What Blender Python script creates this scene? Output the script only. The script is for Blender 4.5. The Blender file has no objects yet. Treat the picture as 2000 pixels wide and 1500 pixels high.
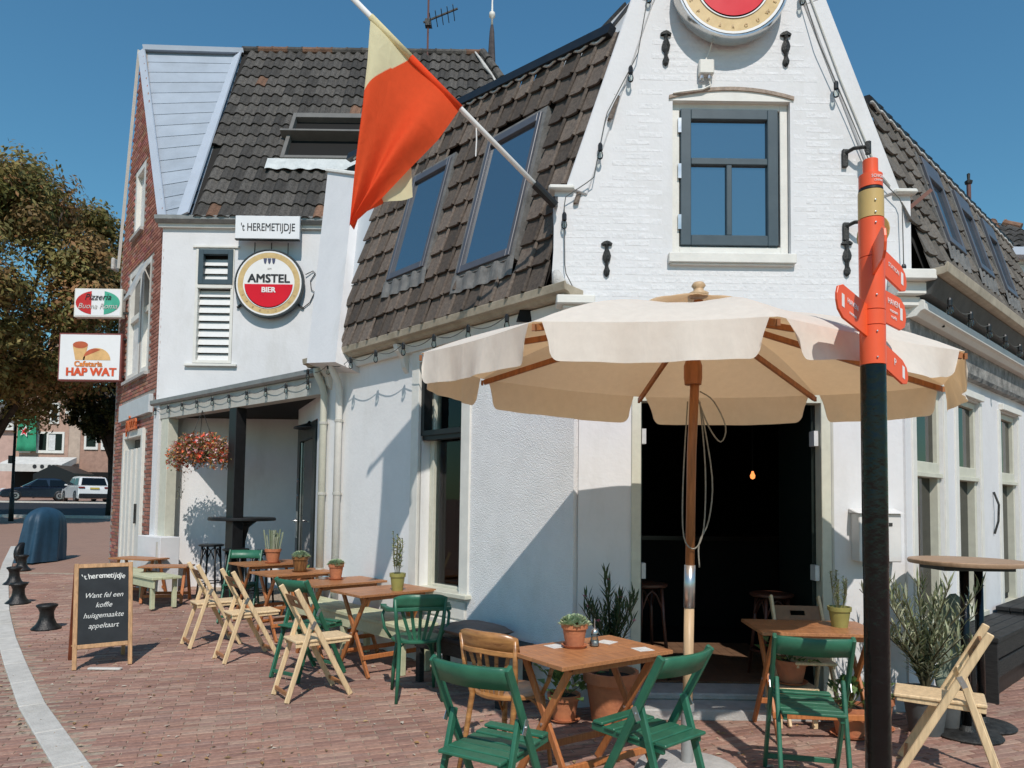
import bpy, bmesh, math, random
import numpy as np
from mathutils import Vector, Matrix
random.seed(7)
R = math.radians
scn = bpy.context.scene
COL = scn.collection

# ------------------------------------------------------------------ camera, light, exposure
FPX, PITCH, ROLL, EYE, HOR = 1380., R(3.), R(.75), 1.6, 977.
PYX = HOR - FPX*math.tan(PITCH)
cFw = np.array([0, math.cos(PITCH), math.sin(PITCH)]); cU0 = np.array([0, -math.sin(PITCH), math.cos(PITCH)])
cX = np.array([1., 0, 0])*math.cos(ROLL) + cU0*math.sin(ROLL)
cY = -np.array([1., 0, 0])*math.sin(ROLL) + cU0*math.cos(ROLL)
cam = bpy.data.cameras.new('camera'); cam_o = bpy.data.objects.new('camera', cam); COL.objects.link(cam_o)
cam.sensor_width = 36; cam.lens = 36*FPX/2000; cam.shift_y = (PYX-750)/2000; cam.clip_end = 2000; cam.clip_start = .05
cam_o.matrix_world = Matrix(((cX[0], cY[0], -cFw[0], 0), (cX[1], cY[1], -cFw[1], 0), (cX[2], cY[2], -cFw[2], EYE), (0, 0, 0, 1)))
scn.camera = cam_o

SUN_EL, SX = R(49), -.12
Ld = np.array([SX, 1.]); Ld /= np.linalg.norm(Ld)
Lv = Vector((Ld[0]*math.cos(SUN_EL), Ld[1]*math.cos(SUN_EL), -math.sin(SUN_EL)))
world = bpy.data.worlds.new('World'); scn.world = world; world.use_nodes = True
wn = world.node_tree; bg = wn.nodes['Background']
sky = wn.nodes.new('ShaderNodeTexSky'); sky.sky_type = 'NISHITA'; sky.sun_disc = False
sky.sun_elevation = SUN_EL; sky.sun_rotation = math.atan2(-Ld[0], -Ld[1])
sky.air_density = 1.7; sky.dust_density = .1; sky.ozone_density = 3.0; sky.altitude = 0
tint = wn.nodes.new('ShaderNodeMix'); tint.data_type = 'RGBA'; tint.blend_type = 'MULTIPLY'; tint.inputs[0].default_value = 1; tint.inputs[7].default_value = (.39, .71, .84, 1)
wn.links.new(sky.outputs[0], tint.inputs[6]); wn.links.new(tint.outputs[2], bg.inputs[0]); bg.inputs[1].default_value = .122
sun = bpy.data.lights.new('sun', 'SUN'); sun.energy = 3.7; sun.angle = R(.5); sun.color = (1, .93, .86)
sun_o = bpy.data.objects.new('sun', sun); COL.objects.link(sun_o)
sun_o.rotation_euler = Lv.to_track_quat('-Z', 'Y').to_euler(); sun_o.location = (2, -8, 12)
scn.view_settings.view_transform = 'Standard'; scn.view_settings.look = 'None'
scn.view_settings.exposure = 0.0; scn.view_settings.gamma = 1
scn.render.resolution_x = 1024; scn.render.resolution_y = 768
try: scn.cycles.max_bounces = 8; scn.cycles.transparent_max_bounces = 8
except Exception: pass

# ------------------------------------------------------------------ pixel -> place
C0 = np.array([0, 0, EYE])
def A3(*p): return np.array(p, float)
def ray(px, py): return cFw + cX*((px-1000)/FPX) - cY*((py-PYX)/FPX)
def onplane(px, py, p0, n):
    r = ray(px, py); return C0 + r*(((A3(*p0)-C0)@A3(*n))/(r@A3(*n)))
def depth(px, py, y): return onplane(px, py, (0, y, 0), (0, 1, 0))
def atz(px, py, z): return onplane(px, py, (0, 0, z), (0, 0, 1))
def gz(x, y): return max(0., .03*(y-8.5)) if y < 60 else 1.545
YC = 5.56
cL = depth(1122, 980, YC); cL[2] = 0
cR = depth(1770, 980, YC); cR[2] = 0
dB = A3(-.677, .736, 0); dB /= np.linalg.norm(dB); nB = A3(-dB[1], dB[0], 0)
dD = A3(.731, .682, 0); dD /= np.linalg.norm(dD); nD = A3(dD[1], -dD[0], 0)
Z3 = A3(0, 0, 1)
def PB(t, z, o=0): return cL + dB*t + nB*o + Z3*z
def PD(t, z, o=0): return cR + dD*t + nD*o + Z3*z
def PC(x, z, o=0): return A3(x, YC-o, z)
P0 = cL + dB*4.1
PL = A3(-5.911, 11.763, 0); YA = 11.763
dP = PL-P0; LP = np.linalg.norm(dP); dP /= LP; nP = A3(-dP[1], dP[0], 0)
def PP(t, z, o=0): return P0 + dP*t + nP*o + Z3*z
E0 = A3(-5.93, YA, 0); dE = A3(-.64, .768, 0); dE /= np.linalg.norm(dE); nE = A3(-dE[1], dE[0], 0)
def PE(t, z, o=0): return E0 + dE*t + nE*o + Z3*z
def PA(x, z, o=0): return A3(x, YA-o, z)

# ------------------------------------------------------------------ materials
MATS = {}
def lin(c):
    if max(c) <= 1.0: return (*[v*(1.22 if .05 < max(c) < .6 else 1) for v in c], 1)
    return (*[((v/255+.055)/1.055)**2.4 if v/255 > .04045 else v/255/12.92 for v in c], 1)
def mat(name, c, rough=.7, var=.12, scale=6, bump=0., bscale=None, metal=0, spec=.4, c2=None, rand=0., grain=None, coat=0, stains=0.):
    if name in MATS: return MATS[name]
    m = bpy.data.materials.new(name); m.use_nodes = True; nt = m.node_tree; p = nt.nodes['Principled BSDF']
    N, Lk = nt.nodes.new, nt.links.new
    p.inputs['Roughness'].default_value = rough; p.inputs['Metallic'].default_value = metal
    p.inputs['Specular IOR Level'].default_value = spec
    if coat: p.inputs['Coat Weight'].default_value = coat; p.inputs['Coat Roughness'].default_value = .15
    c = lin(c); c2 = lin(c2) if c2 else (*[v*(1-var*2.2) for v in c[:3]], 1)
    tc = N('ShaderNodeTexCoord'); mp = N('ShaderNodeMapping'); Lk(tc.outputs['Object'], mp.inputs[0])
    if grain: mp.inputs['Scale'].default_value = grain
    if rand:
        oi = N('ShaderNodeObjectInfo'); ad = N('ShaderNodeVectorMath'); ad.operation = 'ADD'
        sc = N('ShaderNodeMath'); sc.operation = 'MULTIPLY'; sc.inputs[1].default_value = 37.
        Lk(oi.outputs['Random'], sc.inputs[0]); Lk(mp.outputs[0], ad.inputs[0]); Lk(sc.outputs[0], ad.inputs[1]); vec = ad.outputs[0]
    else: vec = mp.outputs[0]
    nz = N('ShaderNodeTexNoise'); nz.inputs['Scale'].default_value = scale; nz.inputs['Detail'].default_value = 6; nz.inputs['Roughness'].default_value = .65
    Lk(vec, nz.inputs['Vector'])
    rp = N('ShaderNodeValToRGB'); rp.color_ramp.elements[0].position = .32; rp.color_ramp.elements[1].position = .68
    rp.color_ramp.elements[0].color = c2; rp.color_ramp.elements[1].color = c
    Lk(nz.outputs['Fac'], rp.inputs[0]); out = rp.outputs[0]
    if stains:
        n3 = N('ShaderNodeTexNoise'); n3.inputs['Scale'].default_value = 1.1; n3.inputs['Detail'].default_value = 8; n3.inputs['Roughness'].default_value = .7
        m3 = N('ShaderNodeMapping'); m3.inputs['Scale'].default_value = (1.6, 1.6, .55); Lk(tc.outputs['Object'], m3.inputs[0]); Lk(m3.outputs[0], n3.inputs['Vector'])
        r3 = N('ShaderNodeValToRGB'); r3.color_ramp.elements[0].position = .52; r3.color_ramp.elements[1].position = .8
        r3.color_ramp.elements[0].color = (1, 1, 1, 1); r3.color_ramp.elements[1].color = (1-stains, 1-stains*1.05, 1-stains*1.25, 1)
        Lk(n3.outputs['Fac'], r3.inputs[0]); mx = N('ShaderNodeMix'); mx.data_type = 'RGBA'; mx.blend_type = 'MULTIPLY'; mx.inputs[0].default_value = 1
        Lk(out, mx.inputs[6]); Lk(r3.outputs[0], mx.inputs[7]); out = mx.outputs[2]
    if rand:
        hs = N('ShaderNodeHueSaturation'); mr = N('ShaderNodeMapRange'); mr.inputs[3].default_value = 1-rand; mr.inputs[4].default_value = 1+rand
        Lk(oi.outputs['Random'], mr.inputs[0]); Lk(mr.outputs[0], hs.inputs['Value']); Lk(out, hs.inputs['Color']); out = hs.outputs[0]
    Lk(out, p.inputs['Base Color'])
    if bump:
        b = N('ShaderNodeBump'); b.inputs['Strength'].default_value = bump; b.inputs['Distance'].default_value = .02
        n2 = N('ShaderNodeTexNoise'); n2.inputs['Scale'].default_value = bscale or scale*6; n2.inputs['Detail'].default_value = 4
        Lk(vec, n2.inputs['Vector']); Lk(n2.outputs['Fac'], b.inputs['Height']); Lk(b.outputs[0], p.inputs['Normal'])
    rr = N('ShaderNodeMapRange'); rr.inputs[3].default_value = max(.02, rough-.1); rr.inputs[4].default_value = min(1, rough+.1)
    Lk(nz.outputs['Fac'], rr.inputs[0]); Lk(rr.outputs[0], p.inputs['Roughness'])
    MATS[name] = m; return m
def attr_mat(name, rough=.85, attr='tone', bump=.3, bscale=60, trans=0.):
    m = bpy.data.materials.new(name); m.use_nodes = True; nt = m.node_tree; p = nt.nodes['Principled BSDF']
    N, Lk = nt.nodes.new, nt.links.new
    a = N('ShaderNodeAttribute'); a.attribute_name = attr
    nz = N('ShaderNodeTexNoise'); nz.inputs['Scale'].default_value = bscale; nz.inputs['Detail'].default_value = 5
    g = N('ShaderNodeNewGeometry'); Lk(g.outputs['Position'], nz.inputs['Vector'])
    mr = N('ShaderNodeMapRange'); mr.inputs[3].default_value = .62; mr.inputs[4].default_value = 1.38; Lk(nz.outputs['Fac'], mr.inputs[0])
    mx = N('ShaderNodeVectorMath'); mx.operation = 'SCALE'; Lk(a.outputs['Color'], mx.inputs[0]); Lk(mr.outputs[0], mx.inputs['Scale'])
    Lk(mx.outputs[0], p.inputs['Base Color']); p.inputs['Roughness'].default_value = rough; p.inputs['Specular IOR Level'].default_value = .3
    if bump:
        b = N('ShaderNodeBump'); b.inputs['Strength'].default_value = bump; b.inputs['Distance'].default_value = .01
        Lk(nz.outputs['Fac'], b.inputs['Height']); Lk(b.outputs[0], p.inputs['Normal'])
    if trans:
        t = N('ShaderNodeBsdfTranslucent'); Lk(mx.outputs[0], t.inputs[0]); ms = N('ShaderNodeMixShader'); ms.inputs[0].default_value = trans
        Lk(p.outputs[0], ms.inputs[1]); Lk(t.outputs[0], ms.inputs[2]); Lk(ms.outputs[0], nt.nodes['Material Output'].inputs[0])
    return m
def cloth_mat(name, c, ct, fac=.45, wr=.25, wscale=(3, 3, 3)):
    m = mat(name, c, .9, .04, 20, .15, 300, spec=.1); nt = m.node_tree; N, Lk = nt.nodes.new, nt.links.new
    p = nt.nodes['Principled BSDF']; t = N('ShaderNodeBsdfTranslucent'); t.inputs[0].default_value = lin(ct)
    tc = N('ShaderNodeTexCoord'); mp = N('ShaderNodeMapping'); mp.inputs['Scale'].default_value = wscale; Lk(tc.outputs['Object'], mp.inputs[0])
    nz = N('ShaderNodeTexNoise'); nz.inputs['Scale'].default_value = 5; nz.inputs['Detail'].default_value = 3; nz.inputs['Distortion'].default_value = 1.2
    Lk(mp.outputs[0], nz.inputs['Vector']); b = N('ShaderNodeBump'); b.inputs['Strength'].default_value = wr; b.inputs['Distance'].default_value = .05
    Lk(nz.outputs['Fac'], b.inputs['Height']); Lk(b.outputs[0], p.inputs['Normal']); Lk(b.outputs[0], t.inputs['Normal'])
    ms = N('ShaderNodeMixShader'); ms.inputs[0].default_value = fac
    Lk(p.outputs[0], ms.inputs[1]); Lk(t.outputs[0], ms.inputs[2]); Lk(ms.outputs[0], nt.nodes['Material Output'].inputs[0])
    return m
def glass_mat(name, c=(.012, .016, .02), f0=.10, rough=.03):
    m = bpy.data.materials.new(name); m.use_nodes = True; p = m.node_tree.nodes['Principled BSDF']
    p.inputs['Base Color'].default_value = (*c, 1); p.inputs['Roughness'].default_value = rough
    s = math.sqrt(f0); p.inputs['IOR'].default_value = (1+s)/(1-s); p.inputs['Specular IOR Level'].default_value = .5
    nt = m.node_tree; b = nt.nodes.new('ShaderNodeBump'); n = nt.nodes.new('ShaderNodeTexNoise'); n.inputs['Scale'].default_value = 1.7
    b.inputs['Strength'].default_value = .02; b.inputs['Distance'].default_value = .05
    g = nt.nodes.new('ShaderNodeNewGeometry'); nt.links.new(g.outputs['Position'], n.inputs['Vector'])
    nt.links.new(n.outputs['Fac'], b.inputs['Height']); nt.links.new(b.outputs[0], p.inputs['Normal'])
    return m
def clear_glass(name):
    m = bpy.data.materials.new(name); m.use_nodes = True; nt = m.node_tree; N, Lk = nt.nodes.new, nt.links.new
    t = N('ShaderNodeBsdfTransparent'); t.inputs[0].default_value = (.86, .9, .88, 1); g = N('ShaderNodeBsdfGlossy'); g.inputs['Roughness'].default_value = .02
    f = N('ShaderNodeFresnel'); f.inputs[0].default_value = 1.5; ms = N('ShaderNodeMixShader')
    Lk(f.outputs[0], ms.inputs[0]); Lk(t.outputs[0], ms.inputs[1]); Lk(g.outputs[0], ms.inputs[2]); Lk(ms.outputs[0], nt.nodes['Material Output'].inputs[0])
    return m
W_SMOOTH = mat('white_wall_paint', (.725, .72, .72), .75, .03, 3, .12, 25, stains=.16)
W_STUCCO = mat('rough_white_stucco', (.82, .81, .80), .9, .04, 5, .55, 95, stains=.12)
W_SIDE = mat('sun_lifted_side_white', (.82, .81, .795), .75, .03, 3, .12, 25, stains=.14)  # wall white raised, like the stucco, to paint in missing sun
W_BRICK = mat('white_painted_brick', (.74, .735, .735), .7, .04, 14, .35, 30, rand=.025, stains=.10)
W_TRIM = mat('cream_white_trim', (.76, .74, .68), .55, .05, 8, .08, stains=.12)
CREAM = mat('sage_cream_frame', (.52, .51, .42), .55, .06, 10, .06, stains=.15)
BEIGE = mat('beige_gutter_paint', (.40, .345, .26), .6, .12, 7, .1, c2=(.27, .225, .165), stains=.3)
GREYB = mat('grey_beam_paint', (.42, .41, .37), .6, .06, 5, .08, stains=.2)
GTRIM = mat('grey_gutter_zinc', (.26, .26, .25), .5, .12, 8, .1, metal=.3)
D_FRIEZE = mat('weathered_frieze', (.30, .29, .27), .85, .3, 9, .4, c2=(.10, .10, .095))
TEALW = mat('dark_teal_window_paint', (.052, .075, .088), .45, .08, 8)
BLACK = mat('black_paint', (.012, .012, .013), .45, .2, 12, .05, spec=.5)
BLACKW = mat('black_stained_wood', (.010, .010, .010), .6, .4, 12, .3, grain=(1, 1, 8), c2=(.030, .029, .028))
IRON = mat('dark_iron', (.055, .055, .052), .5, .35, 20, .4, metal=.5)
STEEL = mat('brushed_steel', (.5, .5, .5), .3, .05, 10, metal=.9)
ZINC = mat('blue_grey_zinc', (.30, .34, .39), .65, .07, 2.5, .05, metal=.05, spec=.2, rand=.04, stains=.12)
TILE_B = mat('brown_weathered_tile', (.135, .108, .087), .88, .3, 9, .5, 60, rand=.46, c2=(.062, .049, .040))
TILE_A = mat('grey_pantile', (.088, .080, .070), .8, .3, 9, .5, 60, rand=.42, c2=(.034, .031, .028))
TILE_O = mat('ochre_pantile', (.22, .12, .075), .85, .25, 9, .5, 60, rand=.25)
LEAD = mat('lead_flashing', (.17, .165, .155), .6, .2, 10, .3)
MORTAR = mat('pale_ridge_mortar', (.62, .6, .56), .9, .15, 14, .5)
GLASS = glass_mat('window_glass_reflecting', (.02, .03, .045), .34)
GLASS_D = glass_mat('dark_window_glass', (.004, .0045, .005), .032)
GLASS_V = glass_mat('skylight_glass', (.03, .05, .07), .42)
CLEAR = clear_glass('clear_glass')
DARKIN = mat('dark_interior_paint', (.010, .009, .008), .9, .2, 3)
WOODFL = mat('worn_wood_floor', (.17, .095, .055), .6, .25, 5, .1, grain=(1, 8, 1))
TEAK = mat('orange_brown_table_wood', (.39, .17, .068), .42, .22, 7, .08, grain=(9, 1, 9), rand=.10, spec=.5, c2=(.23, .095, .04))
TEAKL = mat('orange_wood_legs', (.42, .155, .05), .5, .25, 8, .08, grain=(9, 9, 1), rand=.12, c2=(.28, .09, .03))
BIRCH = mat('pale_beech_wood', (.86, .63, .37), .5, .15, 6, .06, grain=(8, 8, 1), rand=.05)
BIRCHB = mat('beech_shadow_side', (.26, .13, .06), .5, .2, 8)  # beech browned to paint the backrest's shadow side
GREENP = mat('dark_green_chair_paint', (.025, .125, .070), .42, .30, 9, .06, rand=.07, spec=.55, c2=(.016, .088, .05))
GREEND = mat('black_green_chair_paint', (.012, .045, .032), .35, .2, 9, .05, spec=.55)
BROWNC = mat('honey_bentwood', (.42, .20, .065), .3, .25, 6, .05, grain=(1, 1, 5), spec=.6, c2=(.15, .06, .02))
DKBENT = mat('dark_red_bentwood', (.11, .04, .025), .35, .3, 6, spec=.5)
TERRA = mat('terracotta', (.46, .17, .075), .85, .15, 8, .2, c2=(.33, .12, .06))
OLIVEPOT = mat('olive_glazed_pot', (.27, .245, .075), .35, .1, 8, spec=.5)
SAGE = mat('pale_sage_bench_paint', (.50, .50, .33), .6, .12, 7, .1, c2=(.36, .37, .24))
SOIL = mat('potting_soil', (.035, .025, .018), 1, .3, 30, .6)
UMB = cloth_mat('cream_canvas', (.91, .865, .77), (.95, .58, .27), .34, .07)
UMBV = cloth_mat('cream_canvas_wrinkled', (.91, .865, .775), (.92, .57, .26), .33, .10, (2.2, 2.2, .7))
UWOOD = mat('warm_pole_wood', (.36, .135, .045), .4, .2, 5, .05, grain=(8, 8, 1))
UWOODL = mat('pale_pole_wood', (.62, .42, .24), .45, .12, 5, .05, grain=(8, 8, 1))
ROPE = mat('grey_rope', (.3, .27, .22), .9, .2, 60)
CONC = mat('grey_concrete', (.42, .41, .39), .9, .12, 9, .4, stains=.2)
KERB = mat('pale_kerb_concrete', (.50, .475, .43), .85, .1, 12, .3, rand=.06, stains=.25)
ORANGE = mat('orange_red_enamel', (.92, .12, .035), .35, .05, 4, spec=.5)
POSTY = mat('ochre_sleeve', (.62, .43, .16), .45, .06, 5)
WHITEP = mat('white_print', (.82, .80, .77), .5, .03, 5)
BLACKP = mat('black_print', (.03, .03, .032), .5, .1, 5)
GOLD = mat('gold_ring', (.55, .40, .19), .4, .1, 12, c2=(.45, .31, .13))
RED = mat('sign_red', (.70, .008, .02), .3, .05, 3, spec=.35)
CHROME = mat('sign_chrome', (.62, .61, .58), .18, .05, 4, metal=.9)
CHALK = mat('chalkboard', (.022, .026, .03), .6, .25, 5)
CHALKW = mat('chalk_lettering', (.78, .78, .74), .9, .1, 30)
FRAMEW = mat('oak_board_frame', (.52, .30, .15), .5, .2, 6, .06, grain=(8, 8, 1))
FRAMER = mat('mahogany_board_leg', (.20, .055, .025), .5, .2, 6)
BLUEC = mat('blue_tarpaulin', (.020, .058, .098), .55, .12, 4, .3, 14, spec=.35)
FLAGR = cloth_mat('red_flag_cloth', (.95, .105, .035), (1, .18, .05), .40, .15, (2, 2, 1))
FLAGC = cloth_mat('cream_flag_cloth', (.86, .78, .50), (.85, .75, .42), .38, .15, (2, 2, 1))
HBRICK = attr_mat('red_house_brick', .9, 'tone', .4, 45)
PAVE = attr_mat('red_brown_paver', .85, 'tone', .5, 38)
LEAF = attr_mat('leaf_mix', .6, 'tone', 0, 3, .33)
SOLEAF = attr_mat('plant_leaf_mix', .55, 'tone', 0, 9, .2)
JOINT = mat('house_mortar', (.36, .31, .27), .95, .15, 14, .4)

# ------------------------------------------------------------------ mesh builder
def V(p): return Vector((float(p[0]), float(p[1]), float(p[2])))
def Wm(o):
    m = o.matrix_basis.copy()
    if o.parent: m = Wm(o.parent) @ o.matrix_parent_inverse @ m
    return m
class MB:
    def __init__(s): s.v = []; s.f = []; s.m = []; s.t = []; s.mi = 0; s.tone = (1, 1, 1)
    def face(s, pts):
        i = len(s.v); s.v += [tuple(map(float, p)) for p in pts]; s.f.append(tuple(range(i, i+len(pts)))); s.m.append(s.mi); s.t.append(s.tone); return s
    def add(s, vs, fs):
        i = len(s.v); s.v += [tuple(map(float, p)) for p in vs]
        for f in fs: s.f.append(tuple(i+k for k in f)); s.m.append(s.mi); s.t.append(s.tone)
        return s
    def hexa(s, b, t):       # bottom 4, top 4
        return s.add(list(b)+list(t), [(3, 2, 1, 0), (4, 5, 6, 7), (0, 1, 5, 4), (1, 2, 6, 5), (2, 3, 7, 6), (3, 0, 4, 7)])
    def box(s, c, d, ax=None):
        c = A3(*c); X, Y, Zz = ax if ax is not None else (A3(1, 0, 0), A3(0, 1, 0), A3(0, 0, 1))
        X = A3(*X)*d[0]/2; Y = A3(*Y)*d[1]/2; Zz = A3(*Zz)*d[2]/2
        return s.hexa([c-X-Y-Zz, c+X-Y-Zz, c+X+Y-Zz, c-X+Y-Zz], [c-X-Y+Zz, c+X-Y+Zz, c+X+Y+Zz, c-X+Y+Zz])
    def b2(s, p, q):          # axis aligned from min to max
        p = A3(*p); q = A3(*q); return s.box((p+q)/2, abs(q-p))
    def beam(s, p, q, w, h, up=(0, 0, 1)):
        p = A3(*p); q = A3(*q); a = q-p; l = np.linalg.norm(a); a = a/l; u = A3(*up); x = np.cross(a, u)
        if np.linalg.norm(x) < 1e-4: x = np.cross(a, A3(1, 0, 0))
        x /= np.linalg.norm(x); u = np.cross(x, a); return s.box((p+q)/2, (w, l, h), (x, a, u))
    def prism(s, poly, vec):
        n = len(poly); poly = [A3(*p) for p in poly]; vec = A3(*vec)
        return s.add(poly+[p+vec for p in poly], [tuple(range(n))[::-1], tuple(range(n, 2*n))]+[(i, (i+1) % n, n+(i+1) % n, n+i) for i in range(n)])
    def tube(s, pts, r, n=8, cap=True):
        pts = [A3(*p) for p in pts]; rs = r if isinstance(r, (list, tuple)) else [r]*len(pts); vs = []; fs = []; ref = None
        for i, p in enumerate(pts):
            a = pts[min(i+1, len(pts)-1)]-pts[max(i-1, 0)]; a = a/(np.linalg.norm(a)+1e-9)
            if ref is None: ref = np.cross(a, A3(0, 0, 1)); ref = ref if np.linalg.norm(ref) > .05 else np.cross(a, A3(1, 0, 0))
            x = ref-a*(ref@a); x /= np.linalg.norm(x)+1e-9; y = np.cross(a, x); ref = x
            for k in range(n): th = 2*math.pi*k/n; vs.append(p+(x*math.cos(th)+y*math.sin(th))*rs[i])
        for i in range(len(pts)-1):
            for k in range(n): fs.append((i*n+k, i*n+(k+1) % n, (i+1)*n+(k+1) % n, (i+1)*n+k))
        if cap: fs.append(tuple(range(n))[::-1]); fs.append(tuple((len(pts)-1)*n+k for k in range(n)))
        return s.add(vs, fs)
    def lathe(s, prof, n=16, c=(0, 0, 0), ax=None):
        X, Y, Zz = ax if ax is not None else (A3(1, 0, 0), A3(0, 1, 0), A3(0, 0, 1)); c = A3(*c); vs = []; fs = []; m = len(prof)
        for r, z in prof:
            for k in range(n): th = 2*math.pi*k/n; vs.append(c+A3(*X)*r*math.cos(th)+A3(*Y)*r*math.sin(th)+A3(*Zz)*z)
        for i in range(m-1):
            for k in range(n): fs.append((i*n+k, i*n+(k+1) % n, (i+1)*n+(k+1) % n, (i+1)*n+k))
        if prof[0][0] > 1e-4: fs.append(tuple(range(n))[::-1])
        if prof[-1][0] > 1e-4: fs.append(tuple((m-1)*n+k for k in range(n)))
        return s.add(vs, fs)
    def grid(s, fn, nu, nv):
        vs = [fn(i/nu, j/nv) for j in range(nv+1) for i in range(nu+1)]
        return s.add(vs, [(j*(nu+1)+i, j*(nu+1)+i+1, (j+1)*(nu+1)+i+1, (j+1)*(nu+1)+i) for j in range(nv) for i in range(nu)])
    def mesh(s, name, mats, smooth=False):
        me = bpy.data.meshes.new(name); me.from_pydata(s.v, [], s.f)
        for m in (mats if isinstance(mats, (list, tuple)) else [mats]): me.materials.append(m)
        me.polygons.foreach_set('material_index', s.m)
        if smooth: me.polygons.foreach_set('use_smooth', [True]*len(s.f))
        if any(t != (1, 1, 1) for t in s.t):
            at = me.color_attributes.new('tone', 'FLOAT_COLOR', 'CORNER'); a = []
            for p, t in zip(s.f, s.t): a += [t[0], t[1], t[2], 1.]*len(p)
            at.data.foreach_set('color', a)
        me.update(); return me
    def obj(s, name, mats, parent=None, smooth=False, bevel=0, solid=0, auto=None):
        o = mkobj(name, s.mesh(name, mats, smooth), parent)
        if solid: md = o.modifiers.new('thick', 'SOLIDIFY'); md.thickness = solid; md.offset = 0
        if bevel: md = o.modifiers.new('bevel', 'BEVEL'); md.width = bevel; md.segments = 1; md.limit_method = 'ANGLE'; md.angle_limit = R(40)
        if auto and smooth:
            me = o.data; me.set_sharp_from_angle(angle=R(auto))
        return o
def mkobj(name, me, parent=None, mtx=None):
    o = bpy.data.objects.new(name, me); COL.objects.link(o)
    if parent is not None: o.parent = parent; o.matrix_parent_inverse = Wm(parent).inverted()
    if mtx is not None: o.matrix_basis = mtx
    return o
def tag(o, label=None, cat=None, group=None, kind=None):
    if label: o['label'] = label
    if cat: o['category'] = cat
    if group: o['group'] = group
    if kind: o['kind'] = kind
    return o
def root(name, label, cat, loc=(0, 0, 0), group=None, rz=0):
    o = bpy.data.objects.new(name, None); COL.objects.link(o); o.location = V(loc); o.rotation_euler = (0, 0, rz); o.empty_display_size = .1
    return tag(o, label, cat, group)
def copy_tree(o, parent=None):
    c = o.copy(); COL.objects.link(c); c.parent = parent
    for ch in list(o.children):
        k = copy_tree(ch, c); k.matrix_parent_inverse = ch.matrix_parent_inverse.copy()
    return c
def fr(p, x, y, z):      # matrix from axes
    return Matrix(((x[0], y[0], z[0], p[0]), (x[1], y[1], z[1], p[1]), (x[2], y[2], z[2], p[2]), (0, 0, 0, 1)))
def text(body, size, p, xd, zd, m, parent, align='CENTER', shear=0, ext=.0015, name='lettering', sx=1.0, bold=0):
    cu = bpy.data.curves.new('t', 'FONT'); cu.body = body; cu.size = size; cu.align_x = align; cu.align_y = 'CENTER'; cu.extrude = ext; cu.shear = shear; cu.resolution_u = 3
    o = bpy.data.objects.new('t', cu); COL.objects.link(o); dg = bpy.context.evaluated_depsgraph_get()
    me = bpy.data.meshes.new_from_object(o.evaluated_get(dg)); bpy.data.objects.remove(o); bpy.data.curves.remove(cu)
    if bold > 0:
        v0 = [tuple(v.co) for v in me.vertices]; f0 = [tuple(p.vertices) for p in me.polygons]; vs, fs = [], []
        for k, (dx, dy) in enumerate(((-bold, -bold*.5), (bold, -bold*.5), (bold, bold*.5), (-bold, bold*.5))):
            i0 = len(vs); vs += [(a+dx, b+dy, c+k*.0002) for a, b, c in v0]; fs += [tuple(i0+q for q in f) for f in f0]
        me2 = bpy.data.meshes.new('lettering'); me2.from_pydata(vs, [], fs); bpy.data.meshes.remove(me); me = me2
    me.materials.clear(); me.materials.append(m); xd = A3(*xd); zd = A3(*zd); nd = np.cross(xd, zd)
    M4 = fr(p, xd*sx, zd, nd); me.transform(M4); return mkobj(name, me, parent)
def wood_tone(c, k): return tuple(v*k for v in c)

# ------------------------------------------------------------------ the setting: ground, paving, kerb, road
def ground_mat():
    m = bpy.data.materials.new('far_brick_paving'); m.use_nodes = True; nt = m.node_tree; p = nt.nodes['Principled BSDF']; N, Lk = nt.nodes.new, nt.links.new
    tc = N('ShaderNodeTexCoord'); mp = N('ShaderNodeMapping'); mp.inputs['Rotation'].default_value = (0, 0, R(-20)); Lk(tc.outputs['Object'], mp.inputs[0])
    b = N('ShaderNodeTexBrick'); b.inputs['Scale'].default_value = 1; b.inputs['Brick Width'].default_value = .206; b.inputs['Row Height'].default_value = .058
    b.inputs['Mortar Size'].default_value = .004; b.inputs['Color1'].default_value = (.35, .20, .145, 1); b.inputs['Color2'].default_value = (.28, .16, .12, 1); b.inputs['Mortar'].default_value = (.40, .31, .235, 1)
    Lk(mp.outputs[0], b.inputs['Vector']); n = N('ShaderNodeTexNoise'); n.inputs['Scale'].default_value = .8; n.inputs['Detail'].default_value = 8
    mx = N('ShaderNodeMix'); mx.data_type = 'RGBA'; mx.blend_type = 'MULTIPLY'; mx.inputs[0].default_value = .6; rp = N('ShaderNodeValToRGB')
    rp.color_ramp.elements[0].color = (.6, .58, .56, 1); rp.color_ramp.elements[1].color = (1.25, 1.2, 1.15, 1); Lk(n.outputs['Fac'], rp.inputs[0])
    Lk(b.outputs['Color'], mx.inputs[6]); Lk(rp.outputs[0], mx.inputs[7]); Lk(mx.outputs[2], p.inputs['Base Color']); p.inputs['Roughness'].default_value = .9
    return m
g = MB(); ys = [-60, 8.5, 60, 900]; xs = [-700, -30, -12, 12, 30, 700]
vs = [(x, y, gz(x, y)) for y in ys for x in xs]; nx = len(xs)
g.add(vs, [(j*nx+i, j*nx+i+1, (j+1)*nx+i+1, (j+1)*nx+i) for j in range(len(ys)-1) for i in range(nx-1)])
ground = tag(g.obj('ground', ground_mat()), kind='structure')
SAND = mat('jointing_sand', (.40, .32, .24), .95, .25, 25, .4)
b = MB(); bx = [-9.5, -2, 6.5]; by = [2.5, 8.5, 13.2]
b.add([(x, y, gz(x, y)+.004) for y in by for x in bx], [(0, 1, 4, 3), (1, 2, 5, 4), (3, 4, 7, 6), (4, 5, 8, 7)])
tag(b.obj('paving_bed', SAND), kind='structure')
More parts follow.
